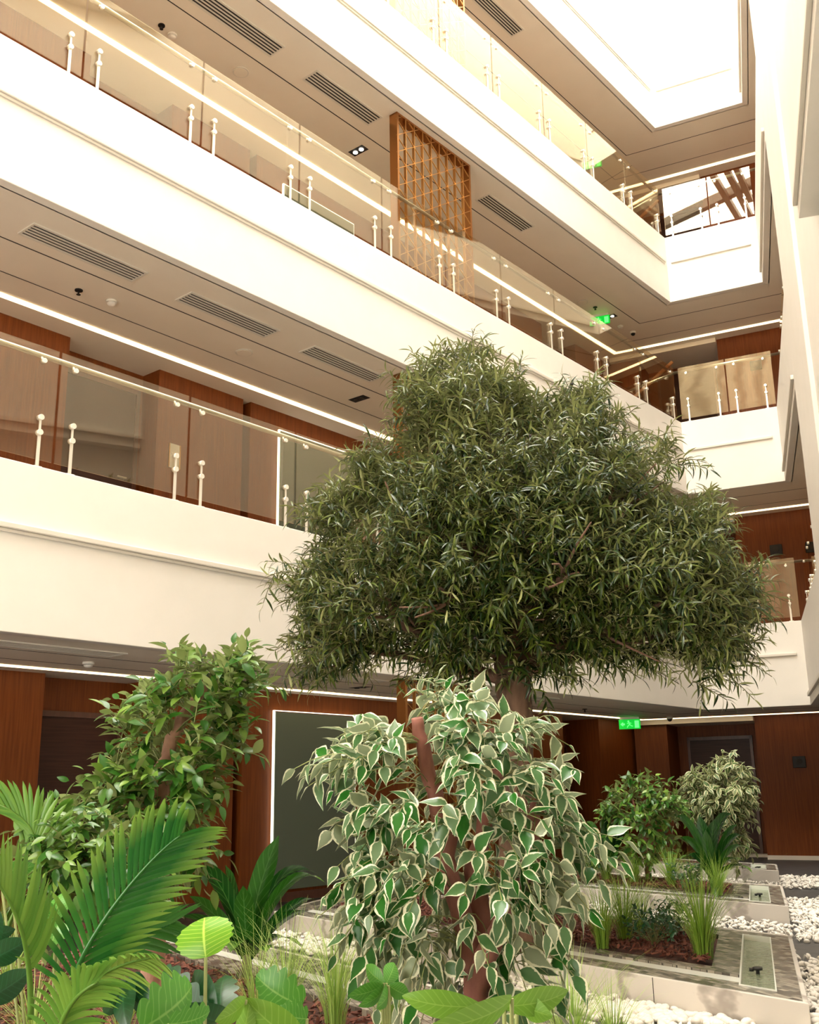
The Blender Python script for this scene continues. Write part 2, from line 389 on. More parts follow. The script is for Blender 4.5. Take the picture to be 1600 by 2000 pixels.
# wood lined corridor walls, floor by floor
segA = [(-LENA, -10.8, 2.3), (-10.8, -9.58, 2.62), (-9.58, -8.25, 2.3), (-8.25, -8.12, 2.6), (-8.12, -.8, 2.3), (-.8, .45, 3.0), (.45, 5.0, 2.3)]
segB = [(-4.0, -1.18, 2.12), (-1.18, .42, 3.0), (.42, 7, 2.12)]
ndoor = [0]
for k in range(4):
    z0, z1 = FLOORZ[k], BZ[k]
    mb = MB()
    for x0, x1, w in segA:
        if x1 > .5: x1 = 1.95
        mb.prism([tuple(S('A', x0, w, 0)[:2]), tuple(S('A', x1, w, 0)[:2]), tuple(S('A', x1, 3.6, 0)[:2]), tuple(S('A', x0, 3.6, 0)[:2])], z0, z1)
    struct(mb.build('wall_left', 'wood'))
    mb = MB()
    for x0, x1, w in segB:
        if x0 < -3: x0 = -1.80
        mb.prism([tuple(S('B', x0, w, 0)[:2]), tuple(S('B', x1, w, 0)[:2]), tuple(S('B', x1, 4.2, 0)[:2]), tuple(S('B', x0, 4.2, 0)[:2])], z0, z1)
    struct(mb.build('wall_far', 'wood'))
    mb = MB(); mb.prism([tuple(S('C', -3, 2.6, 0)[:2]), tuple(S('C', PIER0, 2.6, 0)[:2]), tuple(S('C', PIER0, 3.2, 0)[:2]), tuple(S('C', -3, 3.2, 0)[:2])], z0, z1)
    struct(mb.build('wall_right', 'wood'))
    # doors in the recesses
    for side, x0, x1, w, h in (('A', -10.74, -9.64, 2.62, 2.08), ('A', -.78, .40, 3.0, 2.0), ('B', -1.0, .22, 3.0, 2.12)):
        ndoor[0] += 1
        o_, d_, n_, an = SIDE[side]; L = x1 - x0; p = S(side, x0, w, z0)
        d = MB(); d.box(.05, L - .05, -.03, 0, 0, h)
        dr = struct(d.build('door_%d' % ndoor[0], 'wood_dark')); dr.location = tuple(p); dr.rotation_euler = (0, 0, an)
        f = MB(); f.box(0, .05, -.05, .0, 0, h + .05); f.box(L - .05, L, -.05, 0, 0, h + .05); f.box(0, L, -.05, 0, h, h + .06)
        f.build('door_frame', 'door_frame_wood', dr)
        hd = MB(); hd.tube([(L - .16, -.03, 1.0), (L - .16, -.08, 1.0), (L - .28, -.08, 1.0)], .01); hd.build('door_handle', 'steel', dr)
    # ceiling grooves
    g = MB()
    band(g, (.855, .62, .86), (.87, .635, .875), BZ[k] - .002, BZ[k] + .004)
    band(g, (1.455, 1.36, 1.46), (1.467, 1.372, 1.472), BZ[k] - .002, BZ[k] + .004)
    struct(g.build('trim_%d' % (k + 5), 'dark_slot'))
    # soffit step of the far corridor
    g = MB(); g.prism([tuple(S('B', -1.75, 2.0, 0)[:2]), tuple(S('B', .42, 2.0, 0)[:2]), tuple(S('B', .42, 3.0, 0)[:2]), tuple(S('B', -1.75, 3.0, 0)[:2])], BZ[k] - .09, BZ[k])
    struct(g.build('ceiling', 'ceiling_paint'))
    # skirting
    g = MB(); g.prism([tuple(S('B', .42, 2.09, 0)[:2]), tuple(S('B', 7, 2.09, 0)[:2]), tuple(S('B', 7, 2.12, 0)[:2]), tuple(S('B', .42, 2.12, 0)[:2])], z0, z0 + .07)
    g.prism([tuple(S('B', -.9, 2.7, 0)[:2]), tuple(S('B', .42, 2.7, 0)[:2]), tuple(S('B', .42, 3.0, 0)[:2]), tuple(S('B', -.9, 3.0, 0)[:2])], z0, z0 + .05)
    struct(g.build('baseboard_far', 'trim_paint'))
    g = MB(); g.prism([tuple(S('A', -9.58, 2.27, 0)[:2]), tuple(S('A', -.8, 2.27, 0)[:2]), tuple(S('A', -.8, 2.3, 0)[:2]), tuple(S('A', -9.58, 2.3, 0)[:2])], z0, z0 + .1)
    struct(g.build('baseboard_left', 'door_frame_wood'))

FL = ['ground floor ceiling', 'first gallery ceiling', 'second gallery ceiling', 'third gallery ceiling']
# ------------------------------------------------------------------ cove light strips
for k in range(4):
    zz = (BZ[k] - .012, BZ[k] - .001)
    wi, wo = (1.87, 1.745, 1.9), (1.95, 1.815, 1.97)
    i, o = line_poly(wi, wo); i[0] = tuple(S('A', -16.5, wi[0], 0)[:2]); o[0] = tuple(S('A', -16.5, wo[0], 0)[:2]); i[3] = tuple(S('C', 4.4, wi[2], 0)[:2]); o[3] = tuple(S('C', 4.4, wo[2], 0)[:2])
    for q, nm in ((0, 'long left side'), (1, 'short far end'), (2, 'right side')):
        mb = MB(); mb.prism([i[q], i[q + 1], o[q + 1], o[q]], *zz)
        tag(mb.build('light_strip', 'strip_glow'), 'warm glowing linear light strip in the %s, %s' % (FL[k], nm), 'light strip')

# ------------------------------------------------------------------ ceiling fittings
ORD = ['nearest', 'second', 'third', 'fourth']
def vent(k, xc, w, i_, side='A'):
    an = SIDE[side][3]
    t = thing('air_vent', 'slatted linear air vent, %s from the left of the row in the %s' % (['first', 'second', 'third', 'fourth'][i_], FL[k]), 'vent', S(side, xc, w, BZ[k]), an)
    f = MB(); f.box(-.62, .62, -.135, -.115, -.012, 0); f.box(-.62, .62, .115, .135, -.012, 0); f.box(-.62, -.60, -.115, .115, -.012, 0); f.box(.60, .62, -.115, .115, -.012, 0)
    f.build('frame', 'grille_white', t)
    f = MB(); f.box(-.60, .60, -.115, .115, -.003, -.001); f.build('backing', 'dark_slot', t)
    f = MB()
    for j in range(6):
        y = -.115 + .046 * j
        f.box(-.60, .60, y - .009, y + .009, -.010, -.003)
    f.build('slats', 'grille_white', t)
for k in range(4):
    for i_, x in enumerate((-11.77, -10.0, -8.22, -4.55)):
        if k == 3 and i_ < 3: continue
        vent(k, x, .55, i_)
def smoke(p, label):
    t = thing('smoke_detector', label, 'smoke detector', p)
    b_ = MB(); b_.disc((0, 0, -.012), (0, 0, 1), .055, .024); b_.build('base', 'white_plastic', t, True)
    b_ = MB(); b_.dome((0, 0, -.034), .042, .022); b_.disc((0, 0, -.031), (0, 0, 1), .042, .008); b_.build('sensor_cap', 'white_plastic', t, True)
    b_ = MB(); b_.disc((0, 0, -.0255), (0, 0, 1), .036, .006); b_.build('grille_ring', 'black', t)
def sprink(p, label):
    t = thing('sprinkler', label, 'sprinkler', p)
    b_ = MB(); b_.disc((0, 0, -.006), (0, 0, 1), .04, .012); b_.build('escutcheon', 'black', t, True)
    b_ = MB(); b_.tube([(0, 0, -.01), (0, 0, -.05)], .01); b_.disc((0, 0, -.052), (0, 0, 1), .022, .005); b_.build('sprinkler_head', 'black', t, True)
def disc(p, label):
    t = thing('ceiling_speaker', label, 'speaker', p)
    b_ = MB(); b_.disc((0, 0, -.006), (0, 0, 1), .10, .012, 28); b_.build('rim', 'grille_white', t, True)
    b_ = MB(); b_.disc((0, 0, -.014), (0, 0, 1), .085, .004, 28); b_.build('grille', 'ceiling_paint', t, True)
def spot(p, an, label, lit):
    t = thing('recessed_spotlight', label, 'spotlight', p, an)
    b_ = MB(); b_.box(-.07, .07, -.13, .13, -.004, -.001); b_.build('housing', 'black', t)
    for s_ in (-.055, .055):
        b_ = MB(); b_.disc((0, s_, -.008), (0, 0, 1), .032, .01); b_.build('bulb', 'lamp_glow' if lit else 'dark_slot', t, True)
for k in range(3):
    if k != 2 or True:
        smoke(S('A', -11.03 if k < 2 else -10.39, 1.2 if k < 2 else 1.27, BZ[k]), 'round white smoke detector in the %s beside the light strip' % FL[k])
    if k: sprink(S('A', -11.39 if k == 1 else -10.57, 1.24, BZ[k]), 'small black sprinkler head next to the smoke detector in the ' + FL[k])
    if k: disc(S('A', -9.25 if k == 1 else -9.43, 1.16, BZ[k]), 'flat round loudspeaker set flush in the middle of the ' + FL[k])
    spot(S('A', -7.26, 1.168, BZ[k]), angA, 'small black twin spotlight recessed in the %s before the lattice screen' % FL[k], k == 2)
disc(S('A', -1.09, 1.22, BZ[2]), 'flat round loudspeaker by the green exit sign in the second gallery ceiling')
sprink(S('A', -.75, 1.15, BZ[2]), 'black sprinkler head beside the exit sign in the second gallery ceiling')
spot(S('A', -.2, 1.15, BZ[2]), angA, 'lit twin spotlight just behind the green exit sign of the second gallery', True)
smoke(S('A', .3, 1.2, BZ[2]), 'pale smoke detector beyond the exit sign in the second gallery ceiling')
sprink(S('A', -1.9, 1.2, BZ[0]), 'small dark sprinkler under the ground floor ceiling near the far corner')
def camdome(p, label):
    t = thing('dome_camera', label, 'security camera', p)
    b_ = MB(); b_.disc((0, 0, -.02), (0, 0, 1), .055, .04); b_.build('housing', 'white_plastic', t, True)
    b_ = MB(); b_.dome((0, 0, -.04), .045, .045); b_.build('dome', 'black', t, True)
camdome(S('A', .70, 1.14, BZ[2]), 'dark dome camera in the second gallery ceiling near the far corner')
p = on(1308, 1400, BZ[0]); camdome(p, 'dark dome camera under the ground floor ceiling right of the exit sign')

def exit_sign(p, an, label):
    t = thing('exit_sign', label, 'sign', p, an)
    b_ = MB(); b_.box(-.17, .17, -.02, .02, -.04, 0); b_.build('ceiling_mount', 'white_plastic', t)
    b_ = MB(); b_.box(-.19, .19, -.006, .006, -.21, -.04); b_.build('sign_panel', 'exit_green', t)
    y = -.010
    b_ = MB()   # arrow pointing left
    b_.add([(-.165, y, -.125), (-.115, y, -.085), (-.115, y, -.165)], [(0, 1, 2)]); b_.box(-.118, -.085, y - .001, y + .001, -.14, -.11)
    b_.build('arrow', 'exit_bright', t)
    b_ = MB()   # running figure and doorway
    b_.disc((-.02, y, -.075), (0, 1, 0), .015, .003, 12)
    b_.beam((-.015, y, -.09), (.0, y, -.13), .018, .003, (0, 1, 0)); b_.beam((0, y, -.13), (-.035, y, -.16), .012, .003, (0, 1, 0)); b_.beam((-.035, y, -.16), (-.045, y, -.185), .012, .003, (0, 1, 0))
    b_.beam((0, y, -.13), (.03, y, -.155), .012, .003, (0, 1, 0)); b_.beam((.03, y, -.155), (.055, y, -.16), .012, .003, (0, 1, 0))
    b_.beam((-.01, y, -.098), (-.045, y, -.115), .01, .003, (0, 1, 0)); b_.beam((-.01, y, -.098), (.03, y, -.11), .01, .003, (0, 1, 0))
    b_.build('running_figure', 'exit_bright', t)
    b_ = MB(); b_.box(.09, .165, y - .001, y + .001, -.19, -.065); b_.build('doorway_symbol', 'exit_bright', t)
exit_sign(S('A', .55, 1.72, BZ[0]), angB + .15, 'glowing green exit sign hanging from the ground floor ceiling at the corner')
exit_sign(S('A', -.42, 1.25, BZ[2]), angB + .1, 'glowing green exit sign hanging from the second gallery ceiling')
exit_sign(S('A', .1, 1.45, BZ[3]), angB + .1, 'glowing green sign shape standing in for a reflection below the top gallery ceiling')  # added sign model standing in for a green reflection in the glass

# ------------------------------------------------------------------ brass lattice screens
def screen(k):
    z0, z1 = FLOORZ[k], BZ[k]; Hh = z1 - z0; Wd = 1.62
    t = thing('lattice_screen', 'tall brass lattice screen of star-crossed bars on the ' + ['ground floor', 'lowest gallery', 'middle gallery', 'top gallery'][k], 'screen', S('A', -7.57, .2, z0), angA)
    f = MB()
    f.box(0, .035, 0, .13, 0, Hh); f.box(Wd - .035, Wd, 0, .13, 0, Hh); f.box(0, Wd, 0, .13, Hh - .03, Hh); f.box(0, Wd, 0, .13, 0, .03)
    f.build('frame', 'copper_brass', t)
    n = 9; dx = Wd / n; dz = .25
    for i_ in range(1, n):
        v = MB(); v.box(i_ * dx - .007, i_ * dx + .007, .0, .04, .03, Hh - .03); v.build('upright', 'brass', t)
    dg = MB()
    rows = int(Hh / dz) + n
    for sgn in (1, -1):
        for r in range(-n, rows):
            zs = r * dz if sgn > 0 else r * dz + (0 if n % 2 == 0 else dz / 2)
            a = (0.0, zs) if sgn > 0 else (Wd, zs)
            b2 = (Wd, zs + n * dz / 2) if sgn > 0 else (0.0, zs + n * dz / 2)
            # clip to the height
            (xa, za), (xb, zb) = a, b2
            if zb <= .03 or za >= Hh - .03: continue
            if za < .03: tt = (.03 - za) / (zb - za); xa, za = xa + tt * (xb - xa), .03
            if zb > Hh - .03: tt = (Hh - .03 - za) / (zb - za); xb, zb = xa + tt * (xb - xa), Hh - .03
            dg.beam((xa, .012, za), (xb, .012, zb), .009, .014, (0, 1, 0))
    dg.build('diagonal_bars', 'brass', t)
for k in range(4): screen(k)

# ------------------------------------------------------------------ glass balustrades
def panel(side, x0, x1, k, label, group):
    L = x1 - x0; an = SIDE[side][3]
    t = thing('glass_balustrade_panel', label, 'balustrade panel', S(side, x0, .08 if side == 'C' else 0, TZ[k]), an, group)
    g = MB(); g.box(.012, L - .012, .055, .067, .075, 1.06); g.build('glass_pane', 'glass', t)
    for xp in (.15, L - .15):
        b_ = MB(); b_.box(xp - .014, xp + .014, .036, .046, 0, .30); b_.box(xp - .009, xp + .009, .036, .046, .30, .43); b_.box(xp - .035, xp + .035, .02, .08, 0, .01)
        po = b_.build('post', 'satin_steel', t)
        for zz in (.30, .43):
            b_ = MB(); b_.disc((xp, .043, zz), (0, 1, 0), .024, .045); b_.build('fixing_disc', 'satin_steel', po, True)
        b_ = MB(); b_.disc((xp, .062, .935), (0, 1, 0), .021, .045); b_.box(xp - .010, xp + .010, .086, .096, .93, .98); b_.build('rail_clamp', 'satin_steel', t, True)
JA = [0, 1.33, 2.70, 4.08, 5.50, 6.79, 8.06, 9.47, 10.86, 12.24, 13.62, 15.0]
NTH = ['nearest the far corner', 'second from the far corner', 'third from the far corner', 'fourth from the far corner', 'fifth from the far corner', 'sixth from the far corner', 'seventh from the far corner', 'eighth from the far corner', 'ninth from the far corner', 'tenth from the far corner', 'eleventh from the far corner']
for k in range(3):
    gname = 'glass panels of the %s gallery' % LEVEL[k]
    for j in range(len(JA) - 1):
        if k == 2 and j > 6: continue
        panel('A', -JA[j + 1], -JA[j], k, 'glass panel on the %s gallery, left side, %s' % (LEVEL[k], NTH[j]), gname)
    panel('B', .0, .84, k, 'clear glass panel on the %s gallery at the far end, left of two' % LEVEL[k], gname)
    panel('B', .84, LB, k, 'clear glass panel on the %s gallery at the far end, right of two' % LEVEL[k], gname)
    for j in range(3):
        panel('C', j * 1.4 + .03, j * 1.4 + 1.4, k, 'clear glass panel on the %s gallery, right side, %s from the far corner' % (LEVEL[k], ['first', 'second', 'third'][j]), gname)
    a, b_, c_, d_ = S('A', -17, .11, 0)[:2], mitre('A', .11, 'B', .11), mitre('B', .11, 'C', .19), S('C', 4.43, .19, 0)[:2]
    z = TZ[k] + 1.0
    r = MB()
    for s_, e in ((a, b_), (b_, c_), (c_, d_)): r.tube([(*s_, z), (*e, z)], .024, 14)
    tag(r.build('handrail', 'steel', None, True), 'long round steel handrail along the glass of the %s gallery' % LEVEL[k], 'handrail')

# stair handrails and glass in the corner beyond the galleries
for k in (1, 2):
    z = TZ[k]
    a = S('B', -1.27, 1.98, z + 1.40); b_ = S('B', -.45, 1.98, z + 2.0)
    t = thing('stair_handrail', 'sloping light wooden handrail of the stairs behind the %s gallery corner' % LEVEL[k], 'handrail', a)
    r = MB(); r.beam((0, 0, 0), b_ - a, .055, .06); r.build('rail', 'rail_wood', t, bevel=.01)
    for f_ in (.12, .55, .9):
        q = (b_ - a) * f_; r = MB(); r.tube([q, q + np.array([nB[0] * .13, nB[1] * .13, -.05])], .012); r.build('bracket', 'steel', t)

# ------------------------------------------------------------------ frosted green wall panels with a lit edge
for k in range(4):
    z0 = FLOORZ[k]
    t = thing('frosted_wall_panel', 'tall grey-green frosted glass panel with glowing edges on the %s' % ['ground floor wall', 'lowest gallery wall', 'middle gallery wall', 'top gallery wall'][k], 'wall panel', S('A', -7.67, 2.3, z0 + (.12 if k == 0 else .02)), angA)
    hh = 2.14 if k == 0 else 2.08
    b_ = MB(); b_.box(.035, 1.48, -.06, -.045, .02, hh - .02); b_.build('frosted_sheet', 'frosted_green', t)
    for q in ((.018, .033, 0, hh), (1.482, 1.497, 0, hh), (.035, 1.48, hh - .007, hh)):
        b_ = MB(); b_.box(q[0], q[1], -.05, -.02, q[2], q[3]); b_.build('edge_light', 'halo_glow', t)
# room number sign, intercoms, wall lamp
for k in (1, 2):
    t = thing('room_sign', 'small brushed room number sign on the %s gallery wall beside a door' % LEVEL[k - 1], 'sign', S('A', -9.40, 2.3, FLOORZ[k] + 1.18), angA)
    b_ = MB(); b_.box(0, .17, -.012, 0, 0, .30); b_.build('plate', 'grille_white', t)
    for q in (0, .158):
        b_ = MB(); b_.box(q, q + .012, -.02, 0, 0, .30); b_.build('side_trim', 'brass', t)
    cu = bpy.data.curves.new('digits', 'FONT'); cu.body = '207'; cu.size = .075; cu.align_x = 'CENTER'; cu.extrude = .002
    to = bpy.data.objects.new('digits', cu); COL.objects.link(to); to.parent = t; to.location = (.085, -.016, .14); to.rotation_euler = (math.pi / 2, 0, 0); cu.materials.append(MATS['white_plastic'])
    bpy.context.view_layer.update(); dme = bpy.data.meshes.new_from_object(to.evaluated_get(bpy.context.evaluated_depsgraph_get()))
    do = bpy.data.objects.new('digits', dme); do.location = to.location; do.rotation_euler = to.rotation_euler; bpy.data.objects.remove(to); COL.objects.link(do); do.parent = t; do.name = 'digits'
for k in range(3):
    t = thing('wall_intercom', 'square black intercom on the wooden wall at the far end of the ' + ['ground floor', 'lowest gallery', 'middle gallery'][k], 'intercom', S('B', 1.12, 2.12, FLOORZ[k] + 1.55), angB)
    b_ = MB(); b_.box(-.11, .11, -.03, 0, 0, .20); b_.build('housing', 'black', t, bevel=.008)
    b_ = MB(); b_.disc((0, -.034, .11), (0, 1, 0), .055, .01, 24); b_.build('speaker_face', 'dark_slot', t, True)
t = thing('wall_lamp', 'small lit lamp plate beside the far ground floor doorway', 'lamp', S('B', .36, 2.45, GZ + 1.15), angB + math.pi / 2)
b_ = MB(); b_.box(-.05, .05, -.03, .0, 0, .24); b_.build('lamp_body', 'black', t)
b_ = MB(); b_.box(-.04, .04, -.035, -.03, .02, .22); b_.build('lamp_glass', 'lamp_glow', t)

# ================================================================== PLANTERS
fv = np.array([-.58, .814]); fv /= np.linalg.norm(fv)
PT = .03
def planter(FR, La, Dc, label, basin=True, trough=(.31, .56), z1=PT, soil=None):
    P = lambda a, c: tuple(FR + a * fv + c * dC - np.array(FR))
    t = thing('planter', label, 'planter', (FR[0], FR[1], GZ)); H_ = z1 - GZ
    def ring(mb, o4, i4, z0, z1_):
        for q in range(4): mb.prism([P(*o4[q]), P(*o4[(q + 1) % 4]), P(*i4[(q + 1) % 4]), P(*i4[q])], z0, z1_)
    rect = lambda a0, a1, c0, c1: [(a0, c0), (a1, c0), (a1, c1), (a0, c1)]
    mb = MB(); ring(mb, rect(0, La, 0, Dc), rect(.035, La - .035, .035, Dc - .035), 0, H_ + .004)
    mb.build('marble_wall', 'marble', t, bevel=.004)
    j = MB(); a = 1.05
    while a < La: j.prism([P(a, -.0015), P(a + .006, -.0015), P(a + .006, .002), P(a, .002)], 0, H_); a += 1.1
    j.build('slab_joint', 'dark_slot', t)
    s0, s1, c0, c1 = soil or (.65, La - .5, .72, Dc - .4)
    mb = MB(); zt = H_
    ba0, ba1, bc0, bc1 = .19, .43, .22, Dc - .25
    t0, t1 = trough
    # mosaic top, cut around the basin, trough and bed
    mb.prism([P(.035, .035), P(.19, .035), P(.19, Dc - .035), P(.035, Dc - .035)], zt - .06, zt)
    mb.prism([P(.19, .035), P(La - .035, .035), P(La - .035, bc0), P(.19, bc0)], zt - .06, zt)
    mb.prism([P(ba1 + .01, bc0), P(La - .035, bc0), P(La - .035, t0), P(ba1 + .01, t0)], zt - .06, zt)
    mb.prism([P(ba1 + .01, t1), P(La - .035, t1), P(La - .035, c0), P(ba1 + .01, c0)], zt - .06, zt)
    mb.prism([P(ba1 + .01, c0), P(s0, c0), P(s0, Dc - .035), P(ba1 + .01, Dc - .035)], zt - .06, zt)
    mb.prism([P(.19, bc1), P(ba1 + .01, bc1), P(ba1 + .01, Dc - .035), P(.19, Dc - .035)], zt - .06, zt)
    mb.prism([P(s0, c1), P(La - .035, c1), P(La - .035, Dc - .035), P(s0, Dc - .035)], zt - .06, zt)
    mb.prism([P(s1, c0), P(La - .035, c0), P(La - .035, c1), P(s1, c1)], zt - .06, zt)
    mb.prism([P(La - .3, t0), P(La - .035, t0), P(La - .035, t1), P(La - .3, t1)], zt - .06, zt)
    mb.build('mosaic_top', 'mosaic', t)
    mb = MB(); mb.prism([P(ba1 + .01, t0), P(La - .3, t0), P(La - .3, t1), P(ba1 + .01, t1)], zt - .06, zt - .015)
    mb.build('channel', 'basin_white', t)
    mb = MB(); ring(mb, rect(ba0 - .004, ba1 + .008, bc0 - .004, bc1 + .004), rect(ba0 + .006, ba1 - .004, bc0 + .01, bc1 - .01), zt - .10, zt + .006)
    mb.build('basin_rim', 'basin_white', t)
    mb = MB(); mb.prism([P(ba0, bc0), P(ba1, bc0), P(ba1, bc1), P(ba0, bc1)], zt - .07, zt - .035); mb.build('water', 'water', t)
    c = P((ba0 + ba1) / 2, (bc0 + bc1) * .36 if Dc > 2.4 else (bc0 + bc1) / 2)
    mb = MB(); mb.tube([(c[0], c[1], zt - .06), (c[0], c[1], zt - .005)], .012); mb.disc((c[0], c[1], zt - .005), (0, 0, 1), .03, .016); mb.disc((c[0] - .035, c[1] + .01, zt - .012), (0, 0, 1), .014, .02); mb.build('fountain_nozzle', 'black', t, True)
    # bed of soil, gently uneven
    nx, ny = 40, 16; V = []; Fc = []
    for i_ in range(nx + 1):
        for j_ in range(ny + 1):
            q = P(s0 + (s1 - s0) * i_ / nx, c0 + (c1 - c0) * j_ / ny)
            ed = min(i_, nx - i_, j_, ny - j_)
            V.append((q[0], q[1], zt - .035 + min(ed, 3) * .014 + random.uniform(-.008, .008)))
    for i_ in range(nx):
        for j_ in range(ny):
            a = i_ * (ny + 1) + j_; Fc.append((a, a + ny + 1, a + ny + 2, a + 1)) 
    mb = MB(); mb.add(V, [f[::-1] for f in Fc]); mb.build('soil_bed', 'soil', t, True)
    return t
PL = {0: (np.array([.85, 5.45]) - 5.2 * dC, 5.0, 5.2), 1: (np.array([2.0, 5.8]), 5.77, 2.62), 2: (np.array([3.43, 10.22]), 4.7, 2.15), 3: (np.array([4.74, 14.36]), 3.6, 1.2)}
planter(PL[1][0], PL[1][1], PL[1][2], 'marble-sided planter with grasses and water basin, largest one behind the white-edged ficus')
planter(PL[2][0], PL[2][1], PL[2][2], 'second marble planter back, with two dark dracaenas and a small fountain')
planter(PL[3][0], PL[3][1], PL[3][2], 'farthest low marble planter, in front of the wooden door', soil=(.65, 3.2, .6, 1.0))
planter(PL[0][0], PL[0][1], PL[0][2], 'nearest planting bed, holding the palms and the white-edged ficus', soil=(.5, 4.7, .5, 4.3), trough=(4.55, 4.75)) if False else None
# the near bed is mostly soil: mosaic rim and channel only at its back
def near_bed():
    FR, La, Dc = PL[0]
    t = thing('planter', 'nearest planting bed, holding the palms and the white-edged ficus', 'planter', (FR[0], FR[1], GZ)); H_ = PT - GZ
    P = lambda a, c: tuple(a * fv + c * dC)
    mb = MB()
    for r_ in ((0, La, Dc - .035, Dc), (0, .035, 0, Dc - .035), (La - .035, La, 0, Dc - .035), (.035, La - .035, 0, .035)):
        mb.prism([P(r_[0], r_[2]), P(r_[1], r_[2]), P(r_[1], r_[3]), P(r_[0], r_[3])], 0, H_ + .004)
    mb.build('marble_wall', 'marble', t, bevel=.004)
    mb = MB()
    for r_ in ((.035, La - .035, Dc - .36, Dc - .035), (.035, La - .035, Dc - .85, Dc - .56), (.035, .30, .035, Dc - .85)):
        mb.prism([P(r_[0], r_[2]), P(r_[1], r_[2]), P(r_[1], r_[3]), P(r_[0], r_[3])], H_ - .06, H_)
    mb.build('mosaic_top', 'mosaic', t)
    mb = MB(); mb.prism([P(.035, Dc - .56), P(La - .035, Dc - .56), P(La - .035, Dc - .36), P(.035, Dc - .36)], H_ - .06, H_ - .015); mb.build('channel', 'basin_white', t)
    V = []; Fc = []; nx, ny = 50, 50
    for i_ in range(nx + 1):
        for j_ in range(ny + 1):
            q = P(.30 + (La - .34) * i_ / nx, .035 + (Dc - .885) * j_ / ny); ed = min(i_, nx - i_, j_, ny - j_)
            V.append((q[0], q[1], H_ - .035 + min(ed, 3) * .014 + random.uniform(-.01, .01)))
    for i_ in range(nx):
        for j_ in range(ny):
            a = i_ * (ny + 1) + j_; Fc.append((a, a + 1, a + ny + 2, a + ny + 1))
    mb = MB(); mb.add(V, [f[::-1] for f in Fc]); mb.build('soil_bed', 'soil', t, True)
near_bed()

def arrays_mesh(name, V, Q, mat, uv=None, smooth=True):
    """V (n,3) float, Q (m,4) int"""
    me = bpy.data.meshes.new(name); n, m_ = len(V), len(Q)
    me.vertices.add(n); me.vertices.foreach_set('co', np.ascontiguousarray(V, dtype=np.float32).ravel())
    k = Q.shape[1]
    me.loops.add(m_ * k); me.loops.foreach_set('vertex_index', np.ascontiguousarray(Q, dtype=np.int32).ravel())
    me.polygons.add(m_); me.polygons.foreach_set('loop_start', np.arange(0, m_ * k, k, dtype=np.int32))
    me.polygons.foreach_set('use_smooth', np.full(m_, smooth))
    if uv is not None:
        l = me.uv_layers.new(name='UVMap'); l.data.foreach_set('uv', np.ascontiguousarray(uv[Q.ravel()], dtype=np.float32).ravel())
    me.materials.append(MATS[mat]); me.update(calc_edges=True); me.validate()
    return me
def link(me, name, parent=None):
    o = bpy.data.objects.new(name, me); COL.objects.link(o); o.parent = parent; return o

# bark chips on the beds
chipV = np.array([(-.5, -.3, -.1), (.5, -.22, -.1), (.42, .3, -.1), (-.45, .25, -.1), (-.45, -.22, .12), (.44, -.15, .1), (.38, .2, .14), (-.38, .2, .1)])
chipQ = np.array([(3, 2, 1, 0), (4, 5, 6, 7), (0, 1, 5, 4), (1, 2, 6, 5), (2, 3, 7, 6), (3, 0, 4, 7)])
def rot_random(n):
    q = rng.normal(size=(n, 4)); q /= np.linalg.norm(q, axis=1)[:, None]; w, x, y, z = q.T
    return np.stack([np.stack([1 - 2 * (y * y + z * z), 2 * (x * y - z * w), 2 * (x * z + y * w)], -1), np.stack([2 * (x * y + z * w), 1 - 2 * (x * x + z * z), 2 * (y * z - x * w)], -1), np.stack([2 * (x * z - y * w), 2 * (y * z + x * w), 1 - 2 * (x * x + y * y)], -1)], 1)
def chips(FR, a0, a1, c0, c1, n, label):
    a = rng.uniform(a0, a1, n); c = rng.uniform(c0, c1, n)
    p = FR + a[:, None] * fv + c[:, None] * dC; P = np.column_stack([p, PT + .012 + rng.uniform(0, .018, n)])
    R_ = rot_random(n); R_[:, 2] *= .6
    sz = rng.uniform(.025, .075, n)[:, None, None] * np.array([1, .6, .35])
    V = np.einsum('nij,nkj->nki', R_, chipV[None] * sz) + P[:, None]
    Q = (chipQ[None] + 8 * np.arange(n)[:, None, None]).reshape(-1, 4)
    o = link(arrays_mesh('bark_mulch', V.reshape(-1, 3), Q, 'bark_chip', smooth=False), 'bark_mulch'); tag(o, label, 'mulch'); o['kind'] = 'stuff'
chips(PL[1][0], .70, 5.2, .76, 2.18, 5000, 'reddish bark mulch covering the bed of the planter with the grasses')
chips(PL[2][0], .70, 4.1, .76, 1.7, 2500, 'reddish bark mulch in the planter with the two dracaenas')
chips(PL[0][0], .35, 4.9, .1, 4.2, 9000, 'reddish bark mulch on the nearest bed under the palms')

# ------------------------------------------------------------------ white pebbles
import bmesh
bm = bmesh.new(); bmesh.ops.create_icosphere(bm, subdivisions=2, radius=1); bm.verts.ensure_lookup_table()
icoV = np.array([v.co[:] for v in bm.verts]); icoT = np.array([[v.index for v in f.verts] for f in bm.faces]); bm.free()
def quad_pts(poly, n):
    P = []; poly = [np.array(q) for q in poly]
    for _ in range(n):
        u, v_ = random.random(), random.random()
        P.append((poly[0] * (1 - u) + poly[1] * u) * (1 - v_) + (poly[3] * (1 - u) + poly[2] * u) * v_)
    return np.array(P)
def Pq(k, a, c): return PL[k][0] + a * fv + c * dC
areas = []
g01 = [Pq(1, 5.6, -.02), Pq(1, .0, -.02), Pq(1, .0, -.62), Pq(1, 5.6, -.62)]
areas.append((g01, 2600))
areas.append(([Pq(1, 5.0, 2.66), Pq(1, 0, 2.66), Pq(2, 0, -.03), Pq(2, 4.5, -.03)], 3000))
